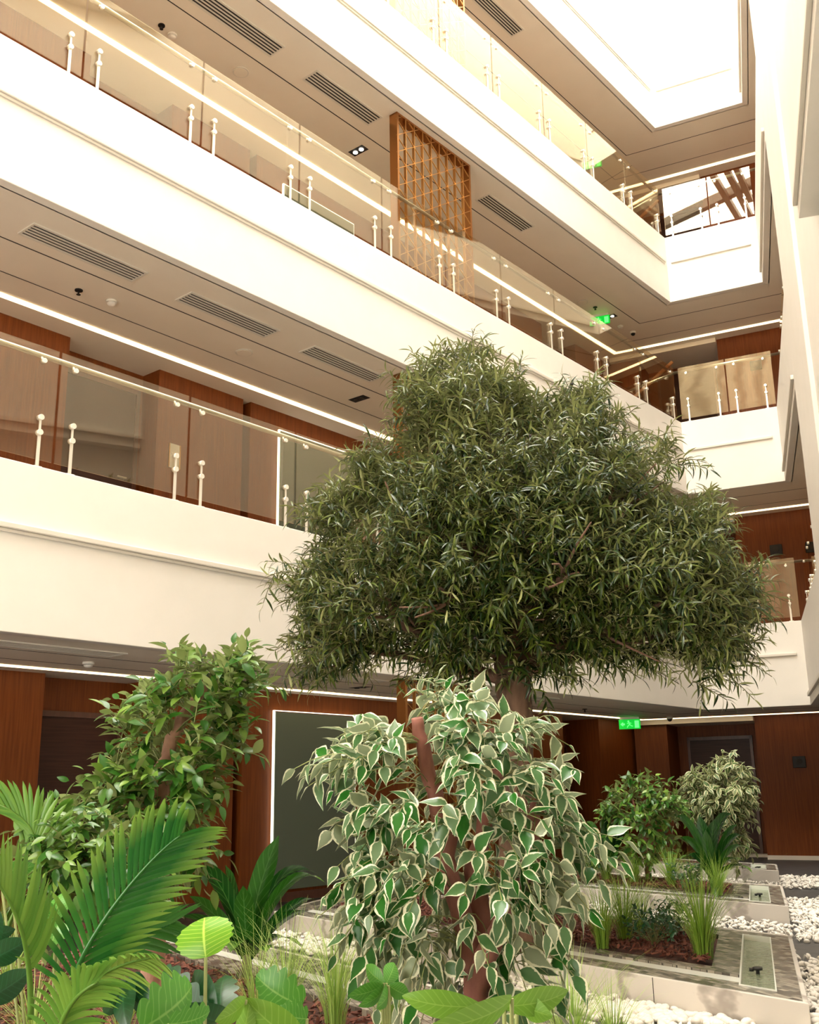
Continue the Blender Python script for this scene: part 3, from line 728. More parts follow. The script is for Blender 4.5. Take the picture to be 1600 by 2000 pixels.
areas.append(([Pq(2, 4.4, 2.2), Pq(2, 0, 2.2), Pq(3, 0, -.03), Pq(3, 3.4, -.03)], 2200))
e1 = lambda k, c, w_: PL[k][0] + c * dC + w_ * nC
areas.append(([e1(1, -.6, .02), e1(1, 2.62, .02), e1(1, 2.62, .45), e1(1, -.6, .45)], 900))
areas.append(([e1(2, -1.0, .02), e1(2, 2.4, .02), e1(2, 2.4, .66), e1(2, -1.0, .66)], 1300))
areas.append(([e1(3, -.55, .02), e1(3, 1.1, .02), e1(3, 1.1, .6), e1(3, -.55, .6)], 600))
allp = np.vstack([np.column_stack([quad_pts(a, n)]) for a, n in areas])
z = GZ + .012 + rng.uniform(0, .035, len(allp))
allp = np.column_stack([allp, z])
pp = proj(allp); vis = (pp[:, 0] > -60) & (pp[:, 0] < 1680) & (pp[:, 1] < 2080) & (pp[:, 1] > 1500)
allp = allp[vis]; pp = pp[vis]
rad = rng.uniform(.022, .036, len(allp))
d_ = np.hypot(allp[:, 0], allp[:, 1])
ok = (pp[:, 0] > 0) & (pp[:, 0] < 1600) & (pp[:, 1] < 2000)
hid = (pp[:, 0] > 560) & (pp[:, 0] < 1110)              # behind the near ficus
score = np.where(ok & ~hid, d_, 99); first = np.argsort(score)[:300]
mask = np.zeros(len(allp), bool); mask[first] = True
pm = []
for s_ in range(4):
    b_ = bmesh.new(); bmesh.ops.create_icosphere(b_, subdivisions=2, radius=1)
    k_ = [random.uniform(.75, 1.25) for _ in range(3)]
    for v in b_.verts: v.co = Vector((v.co.x * k_[0] * (1 + .1 * math.sin(3 * v.co.y + s_)), v.co.y * k_[1], v.co.z * .68 * (1 + .1 * v.co.x)))
    me = bpy.data.meshes.new('pebble'); b_.to_mesh(me); b_.free()
    for f in me.polygons: f.use_smooth = True
    me.materials.append(MATS['pebble']); pm.append(me)
for i_ in first:
    o = link(pm[i_ % 4], 'pebble'); o.location = tuple(allp[i_]); o.scale = (rad[i_],) * 3; o.rotation_euler = (random.uniform(-.3, .3), random.uniform(-.3, .3), random.uniform(0, 6))
    tag(o, 'loose smooth white pebble on the floor beside the nearer marble planter', 'pebble', 'white pebbles nearest the camera')
P_ = allp[~mask]; r_ = rad[~mask]; n = len(P_)
R_ = rot_random(n)
sc = np.stack([rng.uniform(.8, 1.2, n), rng.uniform(.7, 1.1, n), rng.uniform(.55, .75, n)], -1) * r_[:, None]
V = np.einsum('nij,nkj->nki', np.eye(3)[None] * .55 + R_ * .45, icoV[None] * sc[:, None, :]) + P_[:, None]
T = (icoT[None] + len(icoV) * np.arange(n)[:, None, None]).reshape(-1, 3)
o = link(arrays_mesh('pebbles', V.reshape(-1, 3), T, 'pebble'), 'pebbles'); tag(o, 'bed of smooth white pebbles between and beside the marble planters', 'pebbles'); o['kind'] = 'stuff'

# ================================================================== PLANTS
def template(prof, nl=5, curve=0.0, fold=0.0, cols=3, wave=0.0):
    """leaf along +x, width along y, normal +z. prof(v)->half width (fraction of length)"""
    V = []; UV = []
    for i_ in range(nl + 1):
        v = i_ / nl; hw = prof(v)
        for j_ in range(cols):
            u = -1 + 2 * j_ / (cols - 1)
            V.append((v, u * hw, -curve * v * v + fold * abs(u) * hw + wave * math.sin(9 * v) * abs(u) * hw)); UV.append(((u + 1) / 2, v))
    Q = [(i_ * cols + j_, (i_ + 1) * cols + j_, (i_ + 1) * cols + j_ + 1, i_ * cols + j_ + 1) for i_ in range(nl) for j_ in range(cols - 1)]
    return np.array(V), np.array(Q), np.array(UV)
T_OLIVE = template(lambda v: .080 * math.sin(math.pi * min(1, v * .93 + .05)) ** .8, 5, .42, .35)
def ficus_prof(v):
    return .27 * (math.sin(math.pi * min(1, (v / .9)) ** .72) if v < .9 else 0) + (.012 if v < .97 else 0) + (.03 * (1 - (v - .8) / .2) if v > .8 else 0)
T_FICUS = template(ficus_prof, 8, .22, .22, 5, .12)
T_FICUS_S = template(lambda v: .22 * math.sin(math.pi * min(1, v ** .8)) ** .9 + .006, 5, .2, .3)
def norm(a): return a / np.maximum(np.linalg.norm(a, axis=-1, keepdims=True), 1e-9)
def leaves(tpl, pos, dirs, up, L):
    tv, tq, tuv = tpl; n = len(pos)
    x = norm(dirs); y = norm(np.cross(up, x)); zz = np.cross(x, y)
    B = np.stack([x, y, zz], -1)
    V = np.einsum('nij,kj->nki', B, tv) * L[:, None, None] + pos[:, None]
    Q = (tq[None] + len(tv) * np.arange(n)[:, None, None]).reshape(-1, 4)
    return V.reshape(-1, 3), Q, np.tile(tuv, (n, 1))
def poly_mask(px, py, poly):
    inside = np.zeros(len(px), bool); n = len(poly); j = n - 1
    for i in range(n):
        xi, yi = poly[i]; xj, yj = poly[j]
        c = ((yi > py) != (yj > py)) & (px < (xj - xi) * (py - yi) / (yj - yi + 1e-9) + xi)
        inside ^= c; j = i
    return inside
def edge_dist(px, py, poly):
    d = np.full(len(px), 1e9); P = np.stack([px, py], -1)
    for i in range(len(poly)):
        a = np.array(poly[i], float); b_ = np.array(poly[(i + 1) % len(poly)], float); ab = b_ - a
        t = np.clip(((P - a) @ ab) / (ab @ ab), 0, 1); d = np.minimum(d, np.linalg.norm(P - (a + t[:, None] * ab), axis=1))
    return d
def crown_points(poly, dist, n, inset, maxd, front=.62):
    """points filling a rounded solid crown whose outline is the measured one"""
    xs = [p[0] for p in poly]; ys = [p[1] for p in poly]; out = []
    while sum(len(o) for o in out) < n:
        px = rng.uniform(min(xs), max(xs), n * 3); py = rng.uniform(min(ys), max(ys), n * 3)
        m_ = poly_mask(px, py, poly); px, py = px[m_], py[m_]; e = edge_dist(px, py, poly)
        k_ = e > inset; px, py, e = px[k_], py[k_], e[k_]
        hd = np.sqrt(np.clip(1 - (1 - np.clip((e - inset) / maxd, 0, 1)) ** 2, 0, 1)) * maxd * dist / FPX
        s_ = rng.uniform(0, 1, len(px)) ** .5; sg = np.where(rng.uniform(0, 1, len(px)) < front, -1, 1)
        dep = hd * s_ * sg
        d0 = np.array([ray(a, b_) for a, b_ in zip(px, py)]); hz = np.hypot(d0[:, 0], d0[:, 1])
        out.append(np.array([0, 0, EYE]) + d0 * ((dist + dep) / hz)[:, None])
    return np.vstack(out)[:n]
def spray(points, center, tw_len, nleaf, Lleaf, out_k=1.0, upb=0.0, droop=0.3, opp=True, hang=0.0, spread=.9, jit=.45):
    """twigs with leaves. returns leaf pos, dir, up, len and twig polylines"""
    n = len(points)
    d = norm(points - center) * out_k + rng.normal(size=(n, 3)) * jit + np.array([0, 0, upb]); d = norm(d)
    TL = rng.uniform(.7, 1.25, n) * tw_len
    lp, ld, lu, ll, tw = [], [], [], [], []
    for i in range(n):
        p0, dd = points[i], d[i]; sd = norm(np.cross(dd, [0, 0, 1]) + 1e-6); m_ = max(3, int(nleaf * TL[i] / tw_len))
        ph = rng.uniform(0, 6.28); pts = []
        bend = rng.normal(size=3) * .12
        for j in range(m_ + 1):
            s_ = j / m_
            q = p0 + TL[i] * (dd * s_ + (np.array([0, 0, -droop]) + bend) * s_ * s_); pts.append(q)
            tang = norm(dd + 2 * s_ * (np.array([0, 0, -droop]) + bend))
            sd = norm(np.cross(tang, [0.02, 0.01, 1])); up = np.cross(sd, tang)
            a = ph + j * (math.pi / 2 if opp else 2.4)
            rad = sd * math.cos(a) + up * math.sin(a)
            for sg in ((1, -1) if opp else (1,)):
                if j == m_ and sg == -1: continue
                dr = norm(tang * (1 - spread * .45) + rad * sg * spread + rng.normal(size=3) * .18 + np.array([0, 0, -hang]))
                if j == m_: dr = norm(tang + np.array([0, 0, -hang]) + rng.normal(size=3) * .15)
                lp.append(q); ld.append(dr); lu.append(norm(tang * .5 + np.array([0, 0, .8]) + rng.normal(size=3) * .3)); ll.append(Lleaf * rng.uniform(.7, 1.2) * (1 if s_ < .8 else .8))
        tw.append(pts)
    return np.array(lp), np.array(ld), np.array(lu), np.array(ll), tw
def twig_mesh(tw, r, mat, name, parent):
    V = []; Q = []; o = 0
    for pts in tw:
        P = np.array(pts)[::2] if len(pts) > 5 else np.array(pts)
        n = len(P); d = norm(np.gradient(P, axis=0)); a = norm(np.cross(d, [.3, .2, 1])); b_ = np.cross(d, a)
        for k_ in range(3):
            t = 2.094 * k_; V.append(P + (a * math.cos(t) + b_ * math.sin(t)) * r)
        for k_ in range(3):
            i0 = o + k_ * n; i1 = o + ((k_ + 1) % 3) * n
            for j in range(n - 1): Q.append((i0 + j, i0 + j + 1, i1 + j + 1, i1 + j))
        o += 3 * n
    me = arrays_mesh(name, np.vstack(V), np.array(Q), mat); return link(me, name, parent)
def limb(mb, p0, p1, r0, r1, n=6, wob=.05, sides=8):
    p0, p1 = np.array(p0), np.array(p1); L = np.linalg.norm(p1 - p0); off = rng.normal(size=3) * wob * L
    pts = [p0 + (p1 - p0) * t + off * math.sin(math.pi * t) + np.array([0, 0, 1]) * .0 for t in np.linspace(0, 1, n)]
    mb.tube(pts, [r0 + (r1 - r0) * t for t in np.linspace(0, 1, n)], sides); return pts
def localize(root, objs=None):
    """move the tree's geometry so the empty sits at its base"""
    off = np.array(root.location)
    for ch in root.children:
        me = ch.data; a = np.empty(len(me.vertices) * 3, np.float32); me.vertices.foreach_get('co', a)
        me.vertices.foreach_set('co', (a.reshape(-1, 3) - off).ravel().astype(np.float32)); me.update()
        for g in ch.children:
            a = np.empty(len(g.data.vertices) * 3, np.float32); g.data.vertices.foreach_get('co', a)
            g.data.vertices.foreach_set('co', (a.reshape(-1, 3) - off).ravel().astype(np.float32)); g.data.update()

# ---- the big olive tree
OD = 7.9
ob = W(1015, 1790, OD); ob[2] = PT + .0
oli = thing('olive_tree', 'big bushy olive tree with narrow leaves and a thick trunk, standing in the planter', 'tree', ob)
olive_poly = [(525, 1098), (610, 1110), (640, 1060), (605, 1000), (648, 950), (700, 960), (690, 880), (745, 880), (790, 850), (765, 790), (800, 715), (860, 705), (905, 680), (975, 685), (1015, 735), (1050, 790), (1085, 765), (1170, 750), (1192, 800), (1225, 850), (1300, 850), (1328, 900), (1290, 975), (1335, 985), (1385, 955), (1400, 990), (1455, 1005), (1440, 1060), (1420, 1100), (1480, 1140), (1478, 1190), (1440, 1230), (1458, 1290), (1375, 1350), (1300, 1300), (1210, 1325), (1110, 1310), (1040, 1345), (965, 1335), (880, 1335), (760, 1300), (650, 1335), (610, 1300), (552, 1265), (600, 1215), (575, 1160)]
oc = W(1000, 1180, OD)
mb = MB()
top = W(1003, 1290, OD)
tr_pts = [ob + np.array([0, 0, -.06]), ob + np.array([.01, 0, .3]), W(1008, 1520, OD), W(1012, 1420, OD), W(1003, 1345, OD), top, W(1000, 1210, OD)]
mb.tube(tr_pts, [.20, .155, .125, .115, .135, .15, .12], 14)
# knotty flare
trunk = mb.build('trunk', 'trunk_bark', oli, True)
mb = MB()
ends = [(640, 1265, -.1), (600, 1180, .2), (690, 1080, .1), (760, 1000, -.5), (830, 820, .1), (930, 760, 0), (940, 960, -.9), (1060, 850, .3), (1150, 830, -.2), (1010, 1010, -1.0), (1200, 950, -.5), (1250, 1060, .4), (1380, 1060, -.1), (1400, 1200, .1), (1290, 1180, -.8), (1130, 1120, -1.1), (860, 1150, -1.0), (760, 1180, -.6), (1010, 900, .9), (1100, 1080, 1.1), (880, 1080, 1.0)]
for ex, ey, dd in ends:
    e = W(ex, ey, OD + dd); m0 = tr_pts[5] + (tr_pts[6] - tr_pts[5]) * rng.uniform(-.6, 1)
    pts = limb(mb, m0, e, .055, .014, 7, .06)
    for _ in range(5):
        s_ = pts[rng.integers(2, 6)]; q = s_ + norm(norm(e - oc) + rng.normal(size=3) * .6) * rng.uniform(.3, .6); limb(mb, s_, q, .014, .005, 4, .05, 5)
mb.build('branches', 'olive_branch_bark', oli, True)
pts = crown_points(olive_poly, OD, 4600, 24, 300)
fld = np.sin(pts[:, 0] * 7.1 + 1.3 * np.sin(pts[:, 2] * 5)) + np.sin(pts[:, 1] * 6.3 + 2.0) + np.sin(pts[:, 2] * 8.2 + 1.7 * np.sin(pts[:, 0] * 4))
pts = pts[(fld > -.7) | (rng.uniform(0, 1, len(pts)) < .25)]
pts = np.vstack([pts, crown_points(olive_poly, OD, 620, 3, 80)])
lp, ld, lu, ll, tw = spray(pts, oc + np.array([0, 0, -.5]), .26, 8, .108, 1.0, .25, .3, True, .08, .8, .55)
V, Q, uv = leaves(T_OLIVE, lp, ld, lu, ll)
link(arrays_mesh('leaves', V, Q, 'olive_leaf', uv), 'leaves', oli)
twig_mesh(tw, .0035, 'olive_twig', 'twigs', oli)
mb = MB()
for i_ in rng.integers(0, len(lp), 140):
    c = lp[i_]; b_ = [c + np.array([0, 0, -.012]) + np.array([math.cos(t) * .0 , 0, 0]) for t in (0,)][0]
    mb.tube([b_ + np.array([0, 0, .012]), b_ + np.array([0, 0, .006]), b_ - np.array([0, 0, .006]), b_ - np.array([0, 0, .012])], [.004, .010, .010, .004], 6)
fr = mb.build('olives', 'olive_fruit', oli, True); fr['kind'] = 'stuff'
localize(oli)

def ficus(name, label, poly, dist, base, stems, npts, tw_len, nleaf, Lleaf, tpl, leafm, barkm, droop, hang, inset, maxd, center_px, stem_r=.02, upb=.1, twm='twig', spread=.9, clear=None):
    t = thing(name, label, 'tree', base)
    mb = MB()
    for st in stems:
        P = [np.array(base) + np.array([0, 0, -.03])] + [W(x, y, dist + dd) for x, y, dd in st]
        # smooth
        Pn = [P[0]]
        for a, b_ in zip(P[:-1], P[1:]):
            for s_ in (.33, .66, 1): Pn.append(a + (b_ - a) * s_ + rng.normal(size=3) * .004)
        mb.tube(Pn, list(np.linspace(stem_r, stem_r * .45, len(Pn))), 9)
    mb.build('stems', barkm, t, True)
    cen = W(center_px[0], center_px[1], dist)
    pts = crown_points(poly, dist, npts, inset, maxd)
    if clear:
        q = proj(pts); keep = np.ones(len(pts), bool)
        for x0, y0, x1, y1, rr in clear:
            ab = np.array([x1 - x0, y1 - y0], float); tt = np.clip(((q - [x0, y0]) @ ab) / (ab @ ab), 0, 1)
            dd = np.linalg.norm(q - (np.array([x0, y0]) + tt[:, None] * ab), axis=1)
            keep &= ~((dd < rr) & (np.hypot(pts[:, 0], pts[:, 1]) < dist + .03))
        pts = pts[keep]
    lp, ld, lu, ll, tw = spray(pts, cen, tw_len, nleaf, Lleaf, 1.0, upb, droop, False, hang, spread, .4)
    V, Q, uv = leaves(tpl, lp, ld, lu, ll)
    link(arrays_mesh('leaves', V, Q, leafm, uv), 'leaves', t)
    # thin side shoots that tie the leaf sprays to the stems
    tw2 = list(tw)
    stem_pts = np.array([W(x, y, dist + dd) for st in stems for x, y, dd in st])
    for i in range(0, len(pts), 2):
        q = pts[i]; j = np.argmin(np.linalg.norm(stem_pts - (q - np.array([0, 0, .05])), axis=1)); s_ = stem_pts[j]
        tw2.append([s_, s_ + (q - s_) * .35 + np.array([0, 0, .02]), s_ + (q - s_) * .7 + np.array([0, 0, .02]), q])
    twig_mesh(tw2, .0016 * dist / 3, twm, 'twigs', t)
    localize(t); return t
# ---- white-edged ficus in front
VD = 3.2
vb = W(950, 2090, VD); vb[2] = PT + .01
vpoly = [(620, 1510), (640, 1440), (700, 1390), (770, 1380), (830, 1345), (845, 1310), (900, 1325), (960, 1350), (960, 1390), (1040, 1380), (1085, 1440), (1060, 1470), (1125, 1510), (1100, 1560), (1130, 1600), (1160, 1640), (1140, 1720), (1100, 1740), (1120, 1780), (1060, 1810), (1130, 1850), (1125, 1900), (1050, 1920), (1020, 1960), (930, 1950), (850, 1930), (790, 1900), (725, 1890), (740, 1830), (700, 1790), (640, 1740), (650, 1690), (690, 1640), (640, 1630), (660, 1580), (690, 1560)]
ficus('variegated_ficus', 'bushy ficus with white-edged leaves and reddish stems, in front of the olive tree', vpoly, VD, vb,
      [[(935, 1930, 0), (915, 1850, 0), (885, 1740, 0), (870, 1640, .02), (845, 1540, 0), (825, 1450, -.03), (815, 1400, -.02)], [(950, 1900, .03), (945, 1800, .05), (925, 1700, .06), (950, 1600, .1), (970, 1500, .1), (960, 1420, .05)], [(930, 1930, -.02), (960, 1840, -.06), (1000, 1760, -.08), (1040, 1680, -.06), (1050, 1560, 0)]],
      400, .12, 4, .080, T_FICUS, 'variegated_leaf', 'red_bark', .5, .35, 30, 150, (890, 1640), .040, .3, clear=[(818, 1390, 850, 1550, 42), (885, 1660, 890, 1750, 26), (900, 1830, 935, 1950, 34), (945, 1760, 950, 1830, 26)])
# ---- green ficus on the left
gb = W(300, 2060, 3.7); gb[2] = PT + .01
gpoly = [(300, 1290), (350, 1255), (400, 1300), (440, 1270), (490, 1270), (525, 1330), (515, 1400), (470, 1430), (480, 1480), (440, 1520), (420, 1600), (400, 1680), (330, 1700), (240, 1660), (160, 1580), (170, 1530), (230, 1480), (205, 1410), (260, 1370), (310, 1340)]
ficus('green_ficus', 'tall leaning green ficus with tan stem, in front of the dark wooden door', gpoly, 3.7, gb,
      [[(290, 1900, 0), (300, 1760, 0), (305, 1620, 0), (318, 1500, 0), (335, 1440, -.05), (365, 1390, 0), (400, 1340, 0), (440, 1300, 0)], [(310, 1650, .05), (260, 1580, .05), (220, 1540, 0)]],
      420, .11, 5, .066, T_FICUS_S, 'green_ficus_leaf', 'tan_bark', .3, .1, 22, 120, (330, 1560), .034, .3, clear=[(318, 1500, 355, 1400, 24), (355, 1400, 400, 1345, 16)])
gb2 = W(160, 2080, 3.3); gb2[2] = PT + .01
gpoly2 = [(40, 1660), (60, 1610), (130, 1590), (200, 1590), (260, 1620), (300, 1680), (320, 1760), (260, 1800), (160, 1790), (70, 1770), (30, 1730)]
ficus('green_ficus', 'low green ficus with a cut red stem, behind the big palm frond', gpoly2, 3.3, gb2,
      [[(165, 1900, 0), (165, 1780, 0), (165, 1690, -.05), (162, 1630, -.1)]], 230, .09, 5, .050, T_FICUS_S, 'green_ficus_leaf', 'red_bark', .35, .3, 14, 100, (165, 1720), .022, .25)
# ---- small plants in the second planter
bb = on(1265, 1722, PT)
D5 = float(np.hypot(bb[0], bb[1]))
ficus('green_shrub', 'dark green branching shrub between the two dracaenas, before the far door', [(1175, 1600), (1195, 1545), (1230, 1520), (1290, 1515), (1320, 1560), (1345, 1590), (1310, 1620), (1320, 1660), (1240, 1690), (1210, 1650)], D5, bb,
      [[(1265, 1660, 0), (1245, 1600, 0), (1235, 1560, 0)], [(1268, 1670, 0), (1290, 1600, 0), (1295, 1560, 0)]], 170, .2, 6, .11, T_FICUS_S, 'green_ficus_leaf', 'red_bark', .4, .25, 8, 60, (1265, 1620), .03, .3)
bb = on(1402, 1712, PT); D6 = float(np.hypot(bb[0], bb[1]))
ficus('variegated_ficus', 'small pale cream-leaved ficus standing behind the right-hand dracaena', [(1335, 1545), (1345, 1515), (1400, 1490), (1425, 1470), (1450, 1500), (1475, 1530), (1465, 1580), (1440, 1600), (1460, 1650), (1440, 1690), (1400, 1620), (1360, 1600), (1330, 1590)], D6, bb,
      [[(1405, 1660, 0), (1410, 1600, 0), (1405, 1540, 0)], [(1405, 1660, 0), (1430, 1580, .05), (1440, 1520, 0)]], 260, .18, 6, .12, T_FICUS_S, 'small_variegated_leaf', 'tan_bark', .5, .5, 7, 60, (1405, 1590), .022, .2)

# ---- blades: leaf ribbons following a curve
def ribbon(pts, hw, side, fold=.15, cols=5, nl=14, prof=None, twist=0.0):
    P = np.array(pts, float); t = np.linspace(0, 1, len(P)); ts = np.linspace(0, 1, nl + 1)
    # Catmull-like smoothing by cubic polyfit per axis
    deg = min(3, len(P) - 1); Cc = [np.polyfit(t, P[:, a], deg) for a in range(3)]
    C_ = np.stack([np.polyval(c, ts) for c in Cc], -1); T_ = norm(np.gradient(C_, axis=0)); side = np.array(side, float)
    V = []; UV = []
    for i in range(nl + 1):
        s_ = norm(side - T_[i] * (side @ T_[i])); up = np.cross(T_[i], s_)
        w = hw * (prof(ts[i]) if prof else math.sin(math.pi * min(1, .06 + ts[i] * .94)) ** .6)
        for j in range(cols):
            u = -1 + 2 * j / (cols - 1); V.append(C_[i] + s_ * u * w + up * fold * abs(u) * w); UV.append(((u + 1) / 2, ts[i]))
    Q = [(i * cols + j, i * cols + j + 1, (i + 1) * cols + j + 1, (i + 1) * cols + j) for i in range(nl) for j in range(cols - 1)]
    return np.array(V), np.array(Q), np.array(UV)
class Acc:
    def __init__(s): s.V = []; s.Q = []; s.U = []; s.n = 0
    def add(s, V, Q, U): s.V.append(V); s.Q.append(Q + s.n); s.U.append(U); s.n += len(V)
    def build(s, name, mat, parent): return link(arrays_mesh(name, np.vstack(s.V), np.vstack(s.Q), mat, np.vstack(s.U)), name, parent)

def grass(base, h, n, spread, wid, mat, label, name='ornamental_grass', lean=(0, 0), arch=.5):
    t = thing(name, label, 'grass', base); V = []; Q = []; U = []; o = 0
    for _ in range(n):
        a = rng.uniform(0, 2 * math.pi); r0 = rng.uniform(0, .035) * h / .35; L = h * rng.uniform(.6, 1.15); sp = rng.uniform(.05, 1) * spread
        d = np.array([math.cos(a), math.sin(a), 0]); p0 = d * r0; side = np.array([-d[1], d[0], 0]); ln = np.array([lean[0], lean[1], 0]); k_ = 7
        ar = arch * rng.uniform(.3, 1.5); vv = []
        for i in range(k_):
            s_ = i / (k_ - 1); q = p0 + np.array([0, 0, L * (s_ - ar * .45 * sp * s_ ** 3)]) + (d * sp + ln) * L * s_ ** 1.8
            w = wid * (1 - s_ ** 2 * .9) / 2; vv += [q - side * w, q + side * w]; U += [(0, s_), (1, s_)]
        V += vv; Q += [(o + 2 * i, o + 2 * i + 1, o + 2 * i + 3, o + 2 * i + 2) for i in range(k_ - 1)]; o += 2 * k_
    link(arrays_mesh('blades', np.array(V), np.array(Q), mat, np.array(U)), 'blades', t); return t
GR = [((1178, 1852), .50, 170, 1.0, 'upright tuft of green grass at the left of the grassy planter'), ((1222, 1840), .56, 200, 1.05, 'thick tuft of green grass beside the left tuft in the grassy planter'),
      ((1375, 1872), .66, 280, .95, 'tallest tuft of green grass, at the right end of the grassy planter'), ((1110, 1790), .40, 90, 1.1, 'sparse dark grass tuft half behind the white-edged ficus'), ((1255, 1825), .42, 120, 1.0, 'thin grass tuft in the middle of the grassy planter')]
for (x, y), h, n_, sp, lb in GR: grass(on(x, y, PT), h, n_, sp, .0042, 'grass_blade', lb)
GR2 = [((1185, 1722), .34, 90, .7, 'arching grass tuft beneath the left dracaena'), ((1240, 1728), .32, 80, .5, 'low grass tuft left of the shrub in the second planter'), ((1312, 1733), .38, 110, .6, 'wide grass tuft in the middle of the second planter'), ((1405, 1748), .34, 90, .45, 'yellowish grass tuft under the right dracaena'), ((1160, 1715), .28, 70, .6, 'small grass tuft at the far left of the second planter')]
for (x, y), h, n_, sp, lb in GR2: grass(on(x, y, PT), h * 1.2, int(n_ * 1.5), sp * 1.9, .006, 'grass_blade', lb)
GR3 = [((655, 2010), .42, 170, .55, 'fine pale grass clump in front of the marble wall, left of the ficus'), ((560, 1990), .40, 130, .6, 'fine pale grass clump under the dark dracaena'), ((760, 2060), .38, 200, .25, 'narrow bright grass tuft just left of the ficus stem'), ((1120, 2085), .34, 200, .6, 'fine pale grass clump right of the ficus stem, over the pebbles'), ((1200, 2075), .25, 90, .6, 'low pale grass clump at the bottom beside the white pebbles'),
       ((15, 1960), .36, 150, .6, 'pale grass clump at the left edge below the palm'), ((60, 2060), .30, 110, .7, 'grass clump in the bottom left corner'), ((10, 1830), .34, 110, .5, 'dim grass clump behind the left palm frond'), ((500, 2000), .36, 90, .6, 'thin grass clump beside the bright round leaf'), ((240, 2050), .26, 60, .5, 'small grass tuft under the big palm')]
for (x, y), h, n_, sp, lb in GR3:
    p = on(x, min(y, 2090), PT); grass(p, h * 1.35, int(n_ * 1.2), sp * 1.7, .0034, 'fine_grass_blade', lb, arch=.9)
# low leafy plants
def lowplant(base, r, h, n, Lf, label, mat='deep_leaf'):
    t = thing('leafy_ground_plant', label, 'plant', base)
    pts = np.stack([rng.normal(0, r * .5, n), rng.normal(0, r * .5, n), rng.uniform(.2, 1, n) * h], -1)
    lp, ld, lu, ll, tw = spray(pts, np.array([0, 0, -.05]), .07, 4, Lf, 1, .3, .3, False, .2)
    V, Q, uv = leaves(T_FICUS_S, lp, ld, lu, ll); link(arrays_mesh('leaves', V, Q, mat, uv), 'leaves', t)
    for i in range(n): tw.append([np.array([0, 0, 0]), pts[i] * .5 + np.array([0, 0, .02]), pts[i]])
    twig_mesh(tw, .0015, 'twig', 'stalks', t)
lowplant(on(1278, 1848, PT), .16, .22, 60, .05, 'low dark leafy plant between the grass tufts of the grassy planter')
lowplant(on(1312, 1835, PT), .15, .24, 60, .05, 'low leafy plant left of the tallest grass tuft')
lowplant(on(1350, 1740, PT), .18, .24, 60, .06, 'low dark leafy plant in front of the right dracaena')
lowplant(on(1150, 1722, PT), .2, .22, 40, .06, 'low dark leafy plant at the left of the second planter')

def dracaena(base, specs, hw, label, dist, mat='dracaena_leaf'):
    """specs: (tip px, tip py, mid px, mid py, depth of the tip, width factor)"""
    t = thing('dracaena', label, 'plant', base); a = Acc(); b0 = np.array(base)
    for tx, ty, mx, my, dd, wf in specs:
        tip = W(tx, ty, dist + dd); mid = W(mx, my, dist + dd * .5); d = tip - b0
        side = np.cross(norm(d + np.array([0, 0, .3])), norm(np.array([tip[0] - b0[0], tip[1] - b0[1], 0]) + np.array([0, -.3, 0])))
        if np.linalg.norm(side) < .2: side = np.array([1, 0, 0])
        side = norm(norm(side) + RX * .6)
        q1 = b0 + (mid - b0) * .5 + np.array([0, 0, .02])
        a.add(*ribbon([b0 - np.array([0, 0, .01]), q1, mid, mid + (tip - mid) * .5 + np.array([0, 0, .015]), tip], hw * wf, side, .25, prof=lambda v: (.35 + .65 * math.sin(math.pi * min(1, v * .75 + .1))) * (1 if v < .75 else max(.02, 1 - ((v - .75) / .25) ** 1.6))))
    a.build('leaves', mat, t); st = MB(); st.tube([(b0[0], b0[1], PT - .02), tuple(b0 + np.array([0, 0, .03]))], [.035, .028], 10); st.build('stem', 'olive_twig', t, True); localize(t); return t
dbase = on(482, 1905, PT); DD = float(np.hypot(dbase[0], dbase[1])); dbase[2] += .10
dracaena(dbase, [(545, 1632, 505, 1740, 0, 1.5), (635, 1722, 560, 1720, -.1, .9), (620, 1705, 540, 1715, .1, 1.0), (612, 1755, 560, 1780, -.2, .9), (605, 1780, 545, 1800, -.3, 1.0), (380, 1700, 430, 1725, 0, 1.5), (370, 1750, 420, 1790, -.1, 1.2), (350, 1790, 420, 1810, .1, 1.0), (440, 1690, 455, 1760, .3, 1.3), (590, 1850, 540, 1830, -.35, .9), (400, 1840, 440, 1840, -.3, 1.1), (520, 1860, 505, 1850, -.3, 1.3), (450, 1860, 465, 1840, -.35, 1.2), (475, 1730, 478, 1800, -.15, 1.4)], .024 * DD / 3.6, 'dark glossy broad-bladed dracaena in front of the frosted glass panel', DD)
bs = on(1183, 1722, PT); Dq = float(np.hypot(bs[0], bs[1])); bs[2] += .12
dracaena(bs, [(1120, 1640, 1150, 1625, 0, 1), (1145, 1605, 1165, 1625, .1, 1), (1180, 1590, 1183, 1640, 0, 1.3), (1215, 1600, 1200, 1640, 0, 1.3), (1240, 1665, 1215, 1640, 0, 1), (1115, 1690, 1145, 1650, -.1, 1), (1225, 1700, 1210, 1665, -.2, .9), (1195, 1610, 1192, 1650, -.1, 1.2), (1140, 1680, 1160, 1660, -.3, .9), (1228, 1640, 1208, 1635, .2, 1)], .042, 'dark dracaena at the left of the second planter', Dq)
bs = on(1393, 1742, PT); Dq = float(np.hypot(bs[0], bs[1])); bs[2] += .14
